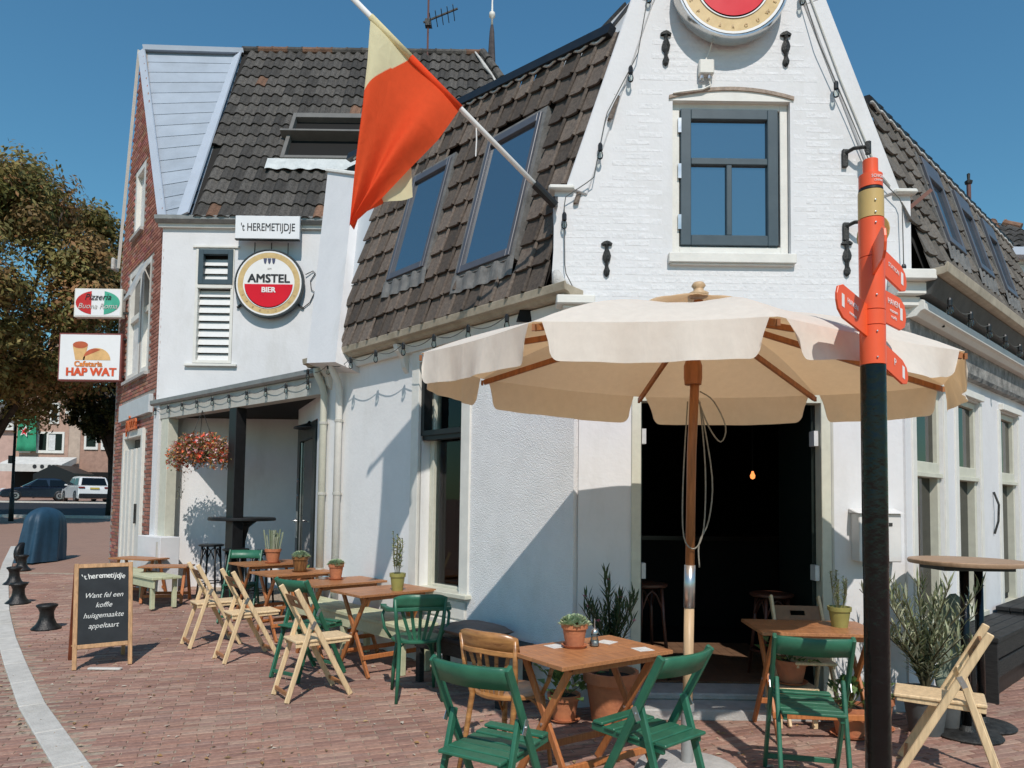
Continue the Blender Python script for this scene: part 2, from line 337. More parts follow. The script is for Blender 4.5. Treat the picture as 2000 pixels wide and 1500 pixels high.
KL = [tuple(atz(x, y, 0)[:2]) for x, y in ((195, 1580), (140, 1500), (63, 1382), (30, 1300), (13, 1250), (3, 1200), (4, 1150), (14, 1118), (28, 1090))]
def kerb_x(y):
    for (x0, y0), (x1, y1) in zip(KL, KL[1:]):
        if y0 <= y <= y1: return x0+(x1-x0)*(y-y0)/(y1-y0)
    return None
def inside_building(x, y):
    q = A3(x, y, 0); return (q[1] > YC-.02 and (q-cL)@nB < .02 and (q-cR)@nD < .02) or (x < -2 and (q-P0)@nP < 0 and (q-cL)@nB < .03)
ang = R(20); ca, sa = math.cos(ang), math.sin(ang); bw, bh = .206, .058
TONES = [(.33, .19, .142), (.31, .172, .13), (.295, .17, .132), (.35, .21, .158), (.325, .193, .15), (.27, .155, .122), (.375, .25, .19), (.305, .19, .152), (.34, .225, .175)]
def paver_mesh(mb, M, tone, l=.200, w=.0515, h=.0055):
    mb.tone = tone; x, y = l/2, w/2; e = .004
    q = [M @ Vector(p) for p in ((-x, -y, 0), (x, -y, 0), (x, y, 0), (-x, y, 0), (-x+e, -y+e, h), (x-e, -y+e, h), (x-e, y-e, h), (-x+e, y-e, h))]
    mb.add(q, [(4, 5, 6, 7), (0, 1, 5, 4), (1, 2, 6, 5), (2, 3, 7, 6), (3, 0, 4, 7)])
pv = []
for j in range(-60, 300):
    for i in range(-70, 70):
        u = (i+(.5 if j % 2 else 0)+random.uniform(-.02, .02))*bw; v = j*bh
        x, y = u*ca-v*sa, u*sa+v*ca
        if not (3.55 < y < 13.0 and -.78*y-.3 < x < .78*y+.3 and x < 6.3) or inside_building(x, y): continue
        kx = kerb_x(y)
        if kx is not None and abs(x-kx) < .15: continue
        pv.append((x, y))
pv.sort(key=lambda p: p[1]-.15*abs(p[0]))
def inframe(p):
    d = A3(p[0], p[1], 0)-C0; zc = d@cFw; return 0 < 1000+FPX*(d@cX)/zc < 2000 and PYX-FPX*(d@cY)/zc < 1500
vis = [p for p in pv if inframe(p)][:300]; visset = set(vis)
pmesh = []
for tn in TONES:
    mb = MB(); paver_mesh(mb, Matrix(), tn); pmesh.append(mb.mesh('paver', PAVE))
stuff = MB()
patch = lambda x, y: .86+.28*(.5+.5*math.sin(x*1.7+math.sin(y*1.3)*2)*math.cos(y*1.1+x*.6))
for p in pv:
    slope = math.atan(.03) if p[1] > 8.5 else 0
    M4 = Matrix.Translation((p[0], p[1], gz(*p)+.004+random.uniform(-.002, .003))) @ Matrix.Rotation(slope, 4, 'X') @ Matrix.Rotation(ang+random.uniform(-.012, .012), 4, 'Z') @ Matrix.Rotation(random.uniform(-.02, .02), 4, 'X')
    if p in visset: mkobj('paver', random.choice(pmesh), ground, M4)
    else:
        k = patch(*p)*random.uniform(.82, 1.08); t = random.choice(TONES); paver_mesh(stuff, M4, tuple(c*k for c in t))
o = stuff.obj('paver_field', PAVE, ground); o['kind'] = 'stuff'
kerb = tag(bpy.data.objects.new('kerb', None), kind='structure'); COL.objects.link(kerb)
dense = []
for (x0, y0), (x1, y1) in zip(KL, KL[1:]):
    n = max(1, round(math.hypot(x1-x0, y1-y0)/.95))
    for k in range(n): dense.append((x0+(x1-x0)*k/n, y0+(y1-y0)*k/n))
dense.append(KL[-1])
for a, c in zip(dense, dense[1:]):
    dx, dy = c[0]-a[0], c[1]-a[1]; l = math.hypot(dx, dy); nxx, nyy = -dy/l*.085, dx/l*.085; g0 = .006/l
    a2 = (a[0]+dx*g0, a[1]+dy*g0); c2 = (c[0]-dx*g0, c[1]-dy*g0)
    bt = [(a2[0]-nxx, a2[1]-nyy), (c2[0]-nxx, c2[1]-nyy), (c2[0]+nxx, c2[1]+nyy), (a2[0]+nxx, a2[1]+nyy)]
    mb = MB(); mb.hexa([(q[0], q[1], gz(*q)-.02) for q in bt], [(q[0], q[1], gz(*q)+.022) for q in bt]); mb.obj('kerbstone', KERB, kerb, bevel=.006)
ASPH = mat('tree_shaded_asphalt', (.016, .016, .020), .85, .15, 30, .3)  # asphalt colour darkened to paint in the tree's shadow
r = MB(); r.add([(x, y, gz(x, y)+.01) for y in (29.5, 43.5) for x in (-60, 10)], [(0, 1, 3, 2)]); tag(r.obj('road', ASPH), kind='structure')
rk = MB(); rk.beam((-60, 29.35, gz(0, 29.35)+.04), (10, 29.35, gz(0, 29.35)+.04), .3, .14); rk.beam((-60, 43.7, gz(0, 43.7)+.03), (10, 43.7, gz(0, 43.7)+.03), .3, .14)
tag(rk.obj('road_kerb', KERB), kind='structure')
lf = MB()
for k in range(1100):
    y = 3.9+9*random.random()**1.8; x = random.uniform(-.75*y, .6*y)
    if inside_building(x, y): continue
    s = random.uniform(.008, .028); a = random.uniform(0, 6.3); z = gz(x, y)+.016; c, d = math.cos(a)*s, math.sin(a)*s
    lf.tone = random.choice([(.50, .36, .19), (.58, .46, .32), (.42, .25, .10), (.62, .55, .45), (.30, .20, .10)])
    lf.add([(x-c, y-d, z), (x+d*.5, y-c*.5, z+random.uniform(.002, .012)), (x+c, y+d, z+.002), (x-d*.5, y+c*.5, z+random.uniform(0, .01))], [(0, 1, 2, 3)])
tag(lf.obj('leaf_litter', LEAF), 'dry leaf scraps and petals scattered over the brick paving', 'leaves', kind='stuff')

# ------------------------------------------------------------------ corner cafe
cafe = root('corner_cafe', 'white corner cafe with tall gable, tiled mansard roofs and open double door', 'building', (1.8, YC, 0))
def quadwall(name, P, holes, t0, t1, z0, z1, th, m, par, off=0):
    """wall in the (t,z) frame P with rectangular holes, made of boxes"""
    mb = MB(); cuts = sorted({t0, t1, *[h[0] for h in holes], *[h[1] for h in holes]})
    for a, c in zip(cuts, cuts[1:]):
        zs = [(z0, z1)]
        for h in holes:
            if h[0] <= a+1e-6 and h[1] >= c-1e-6:
                zs = [w for (p, q) in zs for w in ((p, min(q, h[2])), (max(p, h[3]), q)) if w[1]-w[0] > 1e-4]
        for p, q in zs: mb.hexa([P(a, p, off-th), P(c, p, off-th), P(c, p, off), P(a, p, off)], [P(a, q, off-th), P(c, q, off-th), P(c, q, off), P(a, q, off)])
    return mb.obj(name, m, par)
# side facade (towards the porch)
WB = (1.30, 2.10, .70, 2.98)
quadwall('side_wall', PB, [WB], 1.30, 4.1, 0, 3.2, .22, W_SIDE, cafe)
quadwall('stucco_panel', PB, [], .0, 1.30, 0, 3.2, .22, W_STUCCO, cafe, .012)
# chamfered front
DX0, DX1, DZ = .995, 2.452, 2.42
quadwall('front_wall', PC, [(DX0, DX1, -.1, DZ)], cL[0]+.03, cR[0]-.02, 0, 3.16, .20, W_SMOOTH, cafe)
# right facade
WD = [(.24, .95, .58, 2.62), (1.38, 2.09, .58, 2.62), (2.90, 3.64, .50, 2.62), (4.35, 5.0, .55, 2.62)]
quadwall('street_wall', PD, WD, .0, 5.3, 0, 2.84, .22, W_SMOOTH, cafe)
# gable above the door
GP = [(.455, 3.16), (.36, 3.28), (.30, 3.42), (.315, 4.09), (.43, 4.10), (.955, 5.70), (1.33, 6.55), (1.45, 6.75), (1.98, 6.75), (2.10, 6.55), (2.475, 5.71), (3.06, 4.11), (3.175, 4.10), (3.175, 3.40), (3.14, 3.16)]
GW = (1.262, 2.212, 3.60, 4.86)
gm = MB()
def gslab(poly): gm.prism([PC(x, z, 0) for x, z in poly], (0, .24, 0))
gslab([(.455, 3.16), (3.14, 3.16), (3.175, 3.40), (3.175, 3.60), (.31, 3.60), (.30, 3.42), (.36, 3.28)])
gslab([(.31, 3.60), (GW[0], 3.60), (GW[0], 4.86), (.68, 4.86), (.43, 4.10), (.315, 4.09)])
gslab([(GW[1], 3.60), (3.175, 3.60), (3.175, 4.10), (3.06, 4.11), (2.787, 4.86), (GW[1], 4.86)])
gslab([(.68, 4.86), (2.787, 4.86), (2.475, 5.71), (2.10, 6.55), (1.98, 6.75), (1.45, 6.75), (1.33, 6.55), (.955, 5.70)])
gable = gm.obj('gable_wall', W_SMOOTH, cafe)
# raised smooth border of the gable
for a, c, w in (((.43, 4.10), (.955, 5.70), .15), ((.955, 5.70), (1.33, 6.55), .15)):
    d = A3(c[0]-a[0], 0, c[1]-a[1]); d /= np.linalg.norm(d); n = A3(d[2], 0, -d[0])
    p, q = PC(*a, .02), PC(*c, .02); MB().prism([p-n*.03, q-n*.03, q+n*w, p+n*w], (0, .30, 0)).obj('gable_border', W_SMOOTH, gable, bevel=.01)
for a, c, w in (((3.06, 4.11), (2.475, 5.71), .15), ((2.475, 5.71), (2.10, 6.55), .15)):
    d = A3(c[0]-a[0], 0, c[1]-a[1]); d /= np.linalg.norm(d); n = A3(-d[2], 0, d[0])
    p, q = PC(*a, .02), PC(*c, .02); MB().prism([p-n*.03, q-n*.03, q+n*w, p+n*w], (0, .30, 0)).obj('gable_border', W_SMOOTH, gable, bevel=.01)
cp = MB(); cp.b2(PC(.265, 4.085, .05), PC(.47, 4.125, -.27)); cp.obj('shoulder_coping', W_TRIM, gable, bevel=.012)
cp = MB(); cp.b2(PC(3.03, 4.09, .05), PC(3.215, 4.13, -.27)); cp.obj('shoulder_coping', W_TRIM, gable, bevel=.012)
cp = MB(); cp.tube([PC(.47, 3.17, .04), PC(.40, 3.26, .06), PC(.345, 3.34, .05), PC(.33, 3.42, .03)], [.05, .06, .055, .03], 8); cp.obj('scroll_stone', MORTAR, gable, smooth=True)
# painted bricks standing proud of the gable
def in_gable(x, z):
    if z < 3.22 or z > 6.6: return False
    xl = .345 if z < 4.08 else (.43+(z-4.10)*.328+.20 if z < 5.7 else .955+(z-5.7)*.44+.20)
    xr = 3.15 if z < 4.08 else (3.06-(z-4.11)*.366-.20 if z < 5.7 else 2.475-(z-5.7)*.44-.20)
    return xl < x < xr
bmesh_l = []
for k in range(3):
    mb = MB(); lx, lz, dd, e = .1022, .0275, .0038, .008
    q = [(-lx, 0, -lz), (lx, 0, -lz), (lx, 0, lz), (-lx, 0, lz)]; f = [(-lx+e, -dd, -lz+e+random.uniform(0, .003)), (lx-e, -dd, -lz+e), (lx-e, -dd+random.uniform(0, .002), lz-e), (-lx+e, -dd, lz-e+random.uniform(-.003, 0))]
    mb.add(q+f, [(4, 5, 6, 7), (0, 1, 5, 4), (1, 2, 6, 5), (2, 3, 7, 6), (3, 0, 4, 7)]); bmesh_l.append(mb.mesh('brick', W_BRICK))
bl = []
for j in range(60):
    z = 3.225+.0285+j*.0595
    for i in range(-1, 16):
        x = .25+(i+(.5 if j % 2 else 0))*.2085
        if not (in_gable(x-.1, z-.03) and in_gable(x+.1, z-.03) and in_gable(x-.1, z+.03) and in_gable(x+.1, z+.03)): continue
        if GW[0]-.12 < x < GW[1]+.12 and 3.44 < z < 4.98: continue
        bl.append((x, z))
for k, (x, z) in enumerate(bl):
    if k < 300: mkobj('brick', bmesh_l[k % 3], gable, Matrix.Translation(V(PC(x+random.uniform(-.004, .004), z, random.uniform(-.0032, -.0024)))))
sb = MB()
for x, z in bl[300:]:
    c = PC(x, z, .002); sb.box(c, (.203, .008, .053))
if bl[300:]:
    o = sb.obj('upper_brickwork', W_BRICK, gable); o['kind'] = 'stuff'
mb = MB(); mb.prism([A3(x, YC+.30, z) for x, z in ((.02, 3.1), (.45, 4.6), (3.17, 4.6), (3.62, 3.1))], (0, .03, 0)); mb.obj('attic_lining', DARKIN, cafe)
# gable window
def rect_frame(mb, P, t0, t1, z0, z1, w, o0, o1, wb=None, wt=None):
    wb = w if wb is None else wb; wt = w if wt is None else wt
    def bx(a, c, p, q): mb.hexa([P(a, p, o0), P(c, p, o0), P(c, p, o1), P(a, p, o1)], [P(a, q, o0), P(c, q, o0), P(c, q, o1), P(a, q, o1)])
    bx(t0, t0+w, z0, z1); bx(t1-w, t1, z0, z1); bx(t0+w, t1-w, z0, z0+wb); bx(t0+w, t1-w, z1-wt, z1)
def pbox(mb, P, a, c, p, q, o0, o1): mb.hexa([P(a, p, o0), P(c, p, o0), P(c, p, o1), P(a, p, o1)], [P(a, q, o0), P(c, q, o0), P(c, q, o1), P(a, q, o1)])
w1 = MB(); rect_frame(w1, PC, GW[0]+.004, GW[1]-.004, 3.604, 4.856, .062, -.10, -.045); win = w1.obj('window', W_TRIM, cafe, bevel=.004)
ar = MB()                                            # segmental arch filling over the frame
n = 12; xs_ = [GW[0]-.03+(GW[1]-GW[0]+.06)*k/n for k in range(n+1)]
arc = lambda x: 4.86+.075*(1-((x-1.737)/.505)**2)
ar.prism([PC(x, arc(x)+.028, .016) for x in xs_]+[PC(x, arc(x), .016) for x in xs_[::-1]], (0, .03, 0)); ar.obj('arch_rim', mat('brown_arch_rim', (.38, .30, .24), .9, .2, 20, .4), win)  # brown strip along the arch
ar = MB(); ar.prism([PC(x, arc(x), .004) for x in xs_]+[PC(xs_[-1], 4.85, .004), PC(xs_[0], 4.85, .004)], (0, .1, 0)); ar.obj('arch_board', W_TRIM, win)
sa_ = MB(); S0, S1, SZ0, SZ1 = 1.335, 2.125, 3.672, 4.80
rect_frame(sa_, PC, S0, S1, SZ0, SZ1, .085, -.09, -.028); pbox(sa_, PC, S0+.085, S1-.085, 4.34, 4.395, -.088, -.032); pbox(sa_, PC, 1.708, 1.752, SZ0+.085, 4.34, -.088, -.034)
sa_.obj('sash', TEALW, win, bevel=.005)
for a, c, p, q in ((S0+.08, 1.709, SZ0+.08, 4.341), (1.751, S1-.08, SZ0+.08, 4.341), (S0+.08, S1-.08, 4.394, SZ1-.08)):
    mb = MB(); pbox(mb, PC, a, c, p, q, -.075, -.062); mb.obj('pane', GLASS, win)
for z in (3.86, 4.28, 4.66):
    mb = MB(); pbox(mb, PC, S0-.022, S0+.004, z-.06, z+.06, -.044, -.022); mb.obj('hinge', STEEL, win)
mb = MB(); pbox(mb, PC, 1.225, 2.24, 3.505, 3.585, -.05, .05); pbox(mb, PC, 1.24, 2.225, 3.49, 3.505, -.04, .035); mb.obj('sill', W_TRIM, win, bevel=.006)
# door opening with frame, threshold, leaves folded inwards
dr = MB(); rect_frame(dr, PC, DX0-.055, DX1+.055, .13, DZ+.05, .075, -.10, .018, wb=.0); door = dr.obj('door_frame', CREAM, cafe, bevel=.004)
mb = MB(); pbox(mb, PC, DX0-.10, DX1+.10, 0, .085, -.28, .30); pbox(mb, PC, DX0-.06, DX1+.06, .085, .135, -.28, .05); mb.obj('threshold', CONC, door, bevel=.012)
for sx_, x in ((1, DX0+.03), (-1, DX1-.03)):
    lf_ = MB(); lf_.b2((x-.02, YC+.10, .15), (x+.02, YC+.80, DZ)); lv = lf_.obj('door_leaf', mat('black_green_door', (.012, .02, .017), .4, .2, 8), door, bevel=.004)
    for z in (1.06, 2.12):
        mb = MB(); mb.b2((x-.034 if sx_ < 0 else x+.001, YC+.012, z-.06), (x-.001 if sx_ < 0 else x+.034, YC+.105, z+.06)); mb.obj('hinge', mat('pale_hinge', (.55, .55, .54), .5), lv)
# interior shell
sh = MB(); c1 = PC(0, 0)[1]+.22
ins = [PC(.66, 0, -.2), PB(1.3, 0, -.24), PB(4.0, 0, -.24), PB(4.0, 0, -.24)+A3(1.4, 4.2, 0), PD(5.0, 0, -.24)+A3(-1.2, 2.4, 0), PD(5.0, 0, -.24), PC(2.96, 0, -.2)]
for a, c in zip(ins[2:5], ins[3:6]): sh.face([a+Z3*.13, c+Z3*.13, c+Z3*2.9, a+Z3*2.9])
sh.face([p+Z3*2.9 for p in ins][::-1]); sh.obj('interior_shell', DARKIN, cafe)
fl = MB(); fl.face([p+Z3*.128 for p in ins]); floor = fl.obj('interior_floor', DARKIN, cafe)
for k in range(14):
    mb = MB(); x0 = .98+k*.107; mb.b2((x0, YC+.30, .129), (x0+.104, YC+1.9, .142)); mb.obj('floorboard', WOODFL, floor)
# side window
wv = MB(); rect_frame(wv, PB, WB[0]-.02, WB[1]+.13, WB[2]-.02, WB[3]+.12, .13, -.02, .03, wb=.03, wt=.12); wf = wv.obj('side_window', W_TRIM, cafe, bevel=.004)
mb = MB(); rect_frame(mb, PB, WB[0]+.005, WB[1]-.002, WB[2], WB[3]-.01, .07, -.20, -.12, wb=.06); mb.obj('inner_frame', CREAM, wf, bevel=.003)
mb = MB(); pbox(mb, PB, WB[0]-.06, WB[1]+.06, .695, .735, -.12, .085); mb.obj('sill', CREAM, wf, bevel=.005)
mb = MB(); rect_frame(mb, PB, WB[0]+.01, WB[1]-.004, 2.235, WB[3]-.02, .05, -.10, .0); pbox(mb, PB, WB[0]+.01, WB[1]-.004, 2.19, 2.235, -.12, -.02); mb.obj('transom_sash', BLACK, wf)
mb = MB(); pbox(mb, PB, WB[0], WB[1], .73, WB[3]-.03, -.165, -.155); mb.obj('pane', CLEAR, wf)
mb = MB(); pbox(mb, PB, 1.59, 1.625, .76, 2.2, -.18, -.14); mb.obj('mullion', BLACK, wf)
mb = MB(); pbox(mb, PB, WB[0]+.05, WB[1]-.05, 1.50, 1.512, -.22, -.20); mb.obj('glazing_bar', IRON, wf)
for z0, z1 in ((.50, .66), (.34, .48)):
    mb = MB(); pbox(mb, PB, 1.32, 2.22, z0, z1, .0, .03 if z0 > .4 else .06); mb.obj('panel_below_window', W_TRIM, wf, bevel=.004)
# right facade windows
for i, h in enumerate(WD):
    w = MB(); rect_frame(w, PD, h[0]+.005, h[1]-.005, h[2]+.01, h[3]-.005, .055, -.11, -.03, wb=.06); f = w.obj('tall_window', CREAM, cafe, bevel=.003)
    mb = MB(); pbox(mb, PD, h[0]+.06, h[1]-.06, 1.88, 1.97, -.14, -.02); pbox(mb, PD, h[0]+.01, h[1]-.01, 1.84, 1.88, -.14, .0); mb.obj('meeting_rail', CREAM, f, bevel=.004)
    for p, q in ((.64, 1.845), (1.965, 2.55)):
        mb = MB(); pbox(mb, PD, h[0]+.05, h[1]-.05, p, q, *((-.075, -.065) if p > 1 else (-.105, -.095))); mb.obj('pane', GLASS_D, f)
    mb = MB(); pbox(mb, PD, h[0]-.03, h[1]+.05, 2.635, 2.70, -.0, .045); mb.obj('head_board', W_TRIM, f, bevel=.004)
    mb = MB(); pbox(mb, PD, h[0]-.04, h[1]+.04, h[2]-.035, h[2]+.012, -.1, .05); mb.obj('sill', CREAM, f, bevel=.004)
    mb = MB(); pbox(mb, PD, h[0]-.10, h[0]-.005, h[2], 2.63, -.003, .012); pbox(mb, PD, h[1]+.005, h[1]+.09, h[2], 2.63, -.003, .012); mb.obj('architrave', W_TRIM, f, bevel=.003)
mb = MB(); mb.tube([PD(2.55, 1.32, .01), PD(2.55, 1.45, .045), PD(2.56, 1.62, .05), PD(2.55, 1.75, .01)], .011, 6); mb.obj('wall_hook', IRON, cafe)
# cornices: side
def run(P, t0, t1, prof, name, m, par=cafe, bevel=0):
    mb = MB(); mb.prism([P(t0, z, o) for o, z in prof], P(t1, 0, 0)-P(t0, 0, 0)); return mb.obj(name, m, par, bevel=bevel)
run(PB, -.06, 4.35, [(-.02, 3.20), (.13, 3.20), (.15, 3.225), (.195, 3.235), (.205, 3.30), (.19, 3.306), (.175, 3.285), (-.02, 3.27)], 'side_cornice', BEIGE, bevel=.003)
run(PB, -.05, 4.3, [(.0, 3.10), (.05, 3.10), (.06, 3.189), (.0, 3.189)], 'cornice_mould', W_TRIM)
mb = MB(); mb.b2(PC(.38, 3.10, .12), PC(.62, 3.13, -.02)); mb.b2(PC(.33, 3.13, .16), PC(.63, 3.20, -.02)); mb.obj('cornice_return', W_TRIM, cafe, bevel=.008)
for t in (2.33, 3.95):
    mb = MB(); mb.prism([PB(t, 3.188, .0), PB(t, 3.188, .16), PB(t, 3.12, .14), PB(t, 3.05, .07), PB(t, 2.96, .05), PB(t, 2.9, .0)], dB*.07); mb.obj('cornice_bracket', W_TRIM, cafe, bevel=.004)
# cornices: right
run(PD, -.05, 5.3, [(.0, 3.36), (.30, 3.37), (.33, 3.38), (.34, 3.455), (.325, 3.46), (.31, 3.43), (.0, 3.42)], 'street_gutter', BEIGE, bevel=.003)
run(PD, -.03, 5.3, [(.0, 3.22), (.20, 3.24), (.26, 3.359), (.0, 3.359)], 'street_cornice', mat('cornice_shadow_tone', (.09, .088, .082), .6, .3, 8, c2=(.05, .05, .048)))  # dark colour paints the shadow on this cornice face
run(PD, -.02, 5.3, [(.0, 3.08), (.10, 3.085), (.13, 3.12), (.16, 3.13), (.16, 3.20), (.12, 3.219), (.0, 3.219)], 'street_moulding', W_TRIM, bevel=.003)
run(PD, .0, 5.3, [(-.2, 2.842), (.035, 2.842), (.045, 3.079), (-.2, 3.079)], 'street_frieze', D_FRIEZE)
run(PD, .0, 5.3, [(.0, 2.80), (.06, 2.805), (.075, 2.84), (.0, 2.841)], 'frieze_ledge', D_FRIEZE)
mb = MB()
for z0, z1, o in ((3.10, 3.16, .05), (3.16, 3.24, .10), (3.24, 3.34, .15), (3.34, 3.42, .22)): mb.b2(PC(2.98, z0, o), PC(3.13+o*.55, z1, -.04))
mb.obj('cornice_return', W_TRIM, cafe, bevel=.008)

# ------------------------------------------------------------------ tiled roofs
def tile_profile(kind, n=7):
    if kind == 'pan': return [(u, .030*math.sin(u*2*math.pi-.6)+.012*(1 if .55 < u < .9 else 0)) for u in [k/n for k in range(n+1)]]
    return [(0, .004), (.10, .004), (.14, .002), (.30, .001), (.62, .003), (.78, .008), (.86, .026), (.95, .028), (1.0, .014)]
def tile_mesh(kind, w, l, m, jit=0):
    mb = MB(); pr = tile_profile(kind); n = len(pr); rise = .034; th = .02; vs = []
    for v, base in ((0, rise), (l, .004)):
        for u, h in pr: vs.append((u*w*1.02, v+(random.uniform(-jit, jit) if v == 0 else 0), base+h))
    for u, h in pr: vs.append((u*w*1.02, .002, rise+h-th))
    fs = [(i, i+1, n+i+1, n+i) for i in range(n-1)]+[(2*n+i, 2*n+i+1, i+1, i) for i in range(n-1)]
    fs += [(2*n, 0, n), (n-1, 3*n-1, 2*n-1)]
    mb.add(vs, fs); return mb.mesh('tile', m)
def lay(par, org, quadf, ncol, nrow, meshes, keep, limit=300, pick=None, name='tile'):
    """quadf(u,v)->point on slope, u,v in 0..1; tiles laid col by row"""
    spots = []
    for j in range(nrow):
        for i in range(ncol):
            u, v = i/ncol, j/nrow
            p = quadf(u, v); q = quadf((i+1)/ncol, v); s = quadf(u, (j+1)/nrow); cen = quadf((i+.5)/ncol, (j+.5)/nrow)
            if not keep(cen, (i+.5)/ncol, (j+.5)/nrow): continue
            x = q-p; wx = np.linalg.norm(x); x = x/wx; y = s-p; ly = np.linalg.norm(y); y = y/ly; nrm = np.cross(x, y); nrm /= np.linalg.norm(nrm); y = np.cross(nrm, x)
            spots.append((p, x*wx, y*ly, nrm, cen))
    if pick: spots.sort(key=pick)
    for k, (p, x, y, nrm, cen) in enumerate(spots[:limit]):
        j1 = random.uniform(-.012, .012)
        M4 = fr(p+nrm*random.uniform(0, .006)+y/np.linalg.norm(y)*random.uniform(-.008, .008), x+y*j1, y-x*j1, nrm)
        mkobj(name, random.choice(meshes), par, M4)
    if spots[limit:]:
        mb = MB()
        for p, x, y, nrm, cen in spots[limit:]:
            me = random.choice(meshes); M4 = fr(p, x, y, nrm); mb.add([M4 @ v.co for v in me.vertices], [tuple(q.vertices) for q in me.polygons])
        o = mb.obj('tile_field', meshes[0].materials[0], par); o['kind'] = 'stuff'
AL = R(75)
slB = -nB*math.cos(AL)+Z3*math.sin(AL); nrB = nB*math.sin(AL)+Z3*math.cos(AL); oB = PB(0, 3.29, .16)
def RB(t, v, o=0): return oB+dB*t+slB*v+nrB*o
def pRB(px, py):
    q = onplane(px, py, oB, nrB)-oB; return float(q@dB), float(q@slB)
topR, topL = pRB(1205, 76), pRB(690, 318)
def topB(t): return topR[1]+(topL[1]-topR[1])*(t-topR[0])/(topL[0]-topR[0])
rm = MB(); rm.add([RB(.24, 0, -.03), RB(4.3, 0, -.03), RB(4.9, topB(4.9), -.03), RB(-.2, topB(-.2), -.03)], [(0, 1, 2, 3)])
roofB = rm.obj('side_roof', mat('roof_underlay', (.02, .018, .016), .95), cafe)
mB = [tile_mesh('flat', 1, 1.06, TILE_B, .02) for _ in range(4)]
VX = []
for c4 in (((822, 348), (888, 318), (836, 528), (762, 553)), ((975, 275), (1080, 222), (992, 510), (892, 545))):
    q = [pRB(*p) for p in c4]; tl = (q[0][0]+q[3][0])/2; tr = (q[1][0]+q[2][0])/2; vt = (q[0][1]+q[1][1])/2; vb = (q[2][1]+q[3][1])/2; VX.append((min(tl, tr), max(tl, tr), vb, vt))
NCB, T0B, T1B = 22, -.22, 4.22; TE0, TE1 = pRB(660, 690), pRB(742, 400)
def qB(u, v):
    t = T0B+(T1B-T0B)*(1-u); return RB(t, v*(topB(t)+.03))
def keepB(c, u, v):
    t = T0B+(T1B-T0B)*(1-u); vv = v*(topB(t)+.03)
    x = c[0]
    if c[1] < YC+.06 and c[0] > .28: return False
    (ta, va), (tb, vb) = TE0, TE1
    if t > ta+(tb-ta)*(vv-va)/(vb-va): return False
    return not any(a-.04 < t < b_+.04 and c_-.10 < vv < d_+.05 for a, b_, c_, d_ in VX)
# tile meshes are unit sized in u and v; scale normal separately -> keep metric height
lay(roofB, None, qB, NCB, 10, mB, keepB)
for (a, b_, c_, d_) in VX:
    mb = MB(); P = lambda t, v, o: RB(t, v, o)
    rect_frame(mb, P, a, b_, c_, d_, .045, -.02, .075, wb=.075, wt=.085); sk = mb.obj('skylight', mat('skylight_frame_grey', (.075, .08, .095), .4, .1, 6), cafe, bevel=.004)
    mb = MB(); pbox(mb, P, a+.04, b_-.04, c_+.07, d_-.08, .035, .045); mb.obj('pane', GLASS_V, sk)
    mb = MB(); rect_frame(mb, P, a-.05, b_+.05, c_-.03, d_+.05, .048, -.025, .052); mb.obj('flashing', LEAD, sk)
    mb = MB(); mb.grid(lambda u, v: RB(a-.06+(b_-a+.12)*u, c_-.19+.18*v, .052+.012*math.sin(u*28)-.012*(1-v)), 24, 2); mb.obj('lead_apron', LEAD, sk, solid=.004)
# wavy mortar line and dark edge along the top of the side roof
mb = MB(); mb.tube([RB(t, topB(t)+.02+.018*math.sin(t*2*math.pi/.2018), .045) for t in np.arange(0.05, 4.6, .025)], .013, 6); mb.obj('ridge_mortar', MORTAR, roofB, smooth=True)
mb = MB(); mb.beam(RB(-.0, topB(0)+.075, .04), RB(4.75, topB(4.75)+.075, .04), .10, .075, nrB); mb.obj('roof_edge', BLACK, roofB)
mb = MB(); mb.tube([RB(-.0, topB(0)+.12, .055), RB(4.75, topB(4.75)+.12, .055)], .014, 6); mb.obj('edge_bead', ZINC, roofB)
# raking white party wall at the far end and its grey side sheet
def onRB(px, py, o): return onplane(px, py, oB+nrB*o, nrB)
fp = [onRB(*p, .10) for p in ((599, 709), (655, 707), (694, 335), (641, 328))]
mb = MB(); mb.prism(fp, -nrB*.45); party = mb.obj('party_wall', W_SMOOTH, cafe)
mb = MB(); t0_, t1_ = onRB(634, 334, .13), onRB(694, 342, .13); mb.prism([t0_, t1_, t1_+slB*.05, t0_+slB*.05], -nrB*.55+slB*.30); mb.obj('coping', W_TRIM, party, bevel=.01)
sp_ = [onRB(*p, -.012) for p in ((654, 706), (672, 700), (770, 380), (760, 320), (695, 330))]
mb = MB(); mb.prism(sp_, -nrB*.012); mb.obj('grey_side_sheet', mat('pale_grey_sheet', (.55, .58, .60), .5, .04, 2), roofB)
mb = MB(); mb.beam(onRB(668, 559, -.008), onRB(712, 556, -.008), .012, .006, nrB); mb.obj('sheet_seam', LEAD, roofB)
# zinc upper roof behind the gable
zr = MB(); a = RB(-.15, topB(-.15)+.14, -.03); c = onplane(1062, 156, A3(*RB(1.05, topB(1.05)+.14, -.05)), A3(0, 1, 0)); d = depth(1300, -60, 6.9)
zr.prism([a, c, d], (.0, .06, -.08)); zr.obj('zinc_upper_roof', mat('grey_flat_zinc', (.40, .40, .39), .6, .05, 3), cafe)
mb = MB()
for k in (.32, .62): mb.beam(a+(c-a)*k+A3(0, -.02, .01), d+(c-d)*k*.55+A3(0, -.02, .01), .02, .03)
mb.obj('zinc_seam', IRON, cafe)
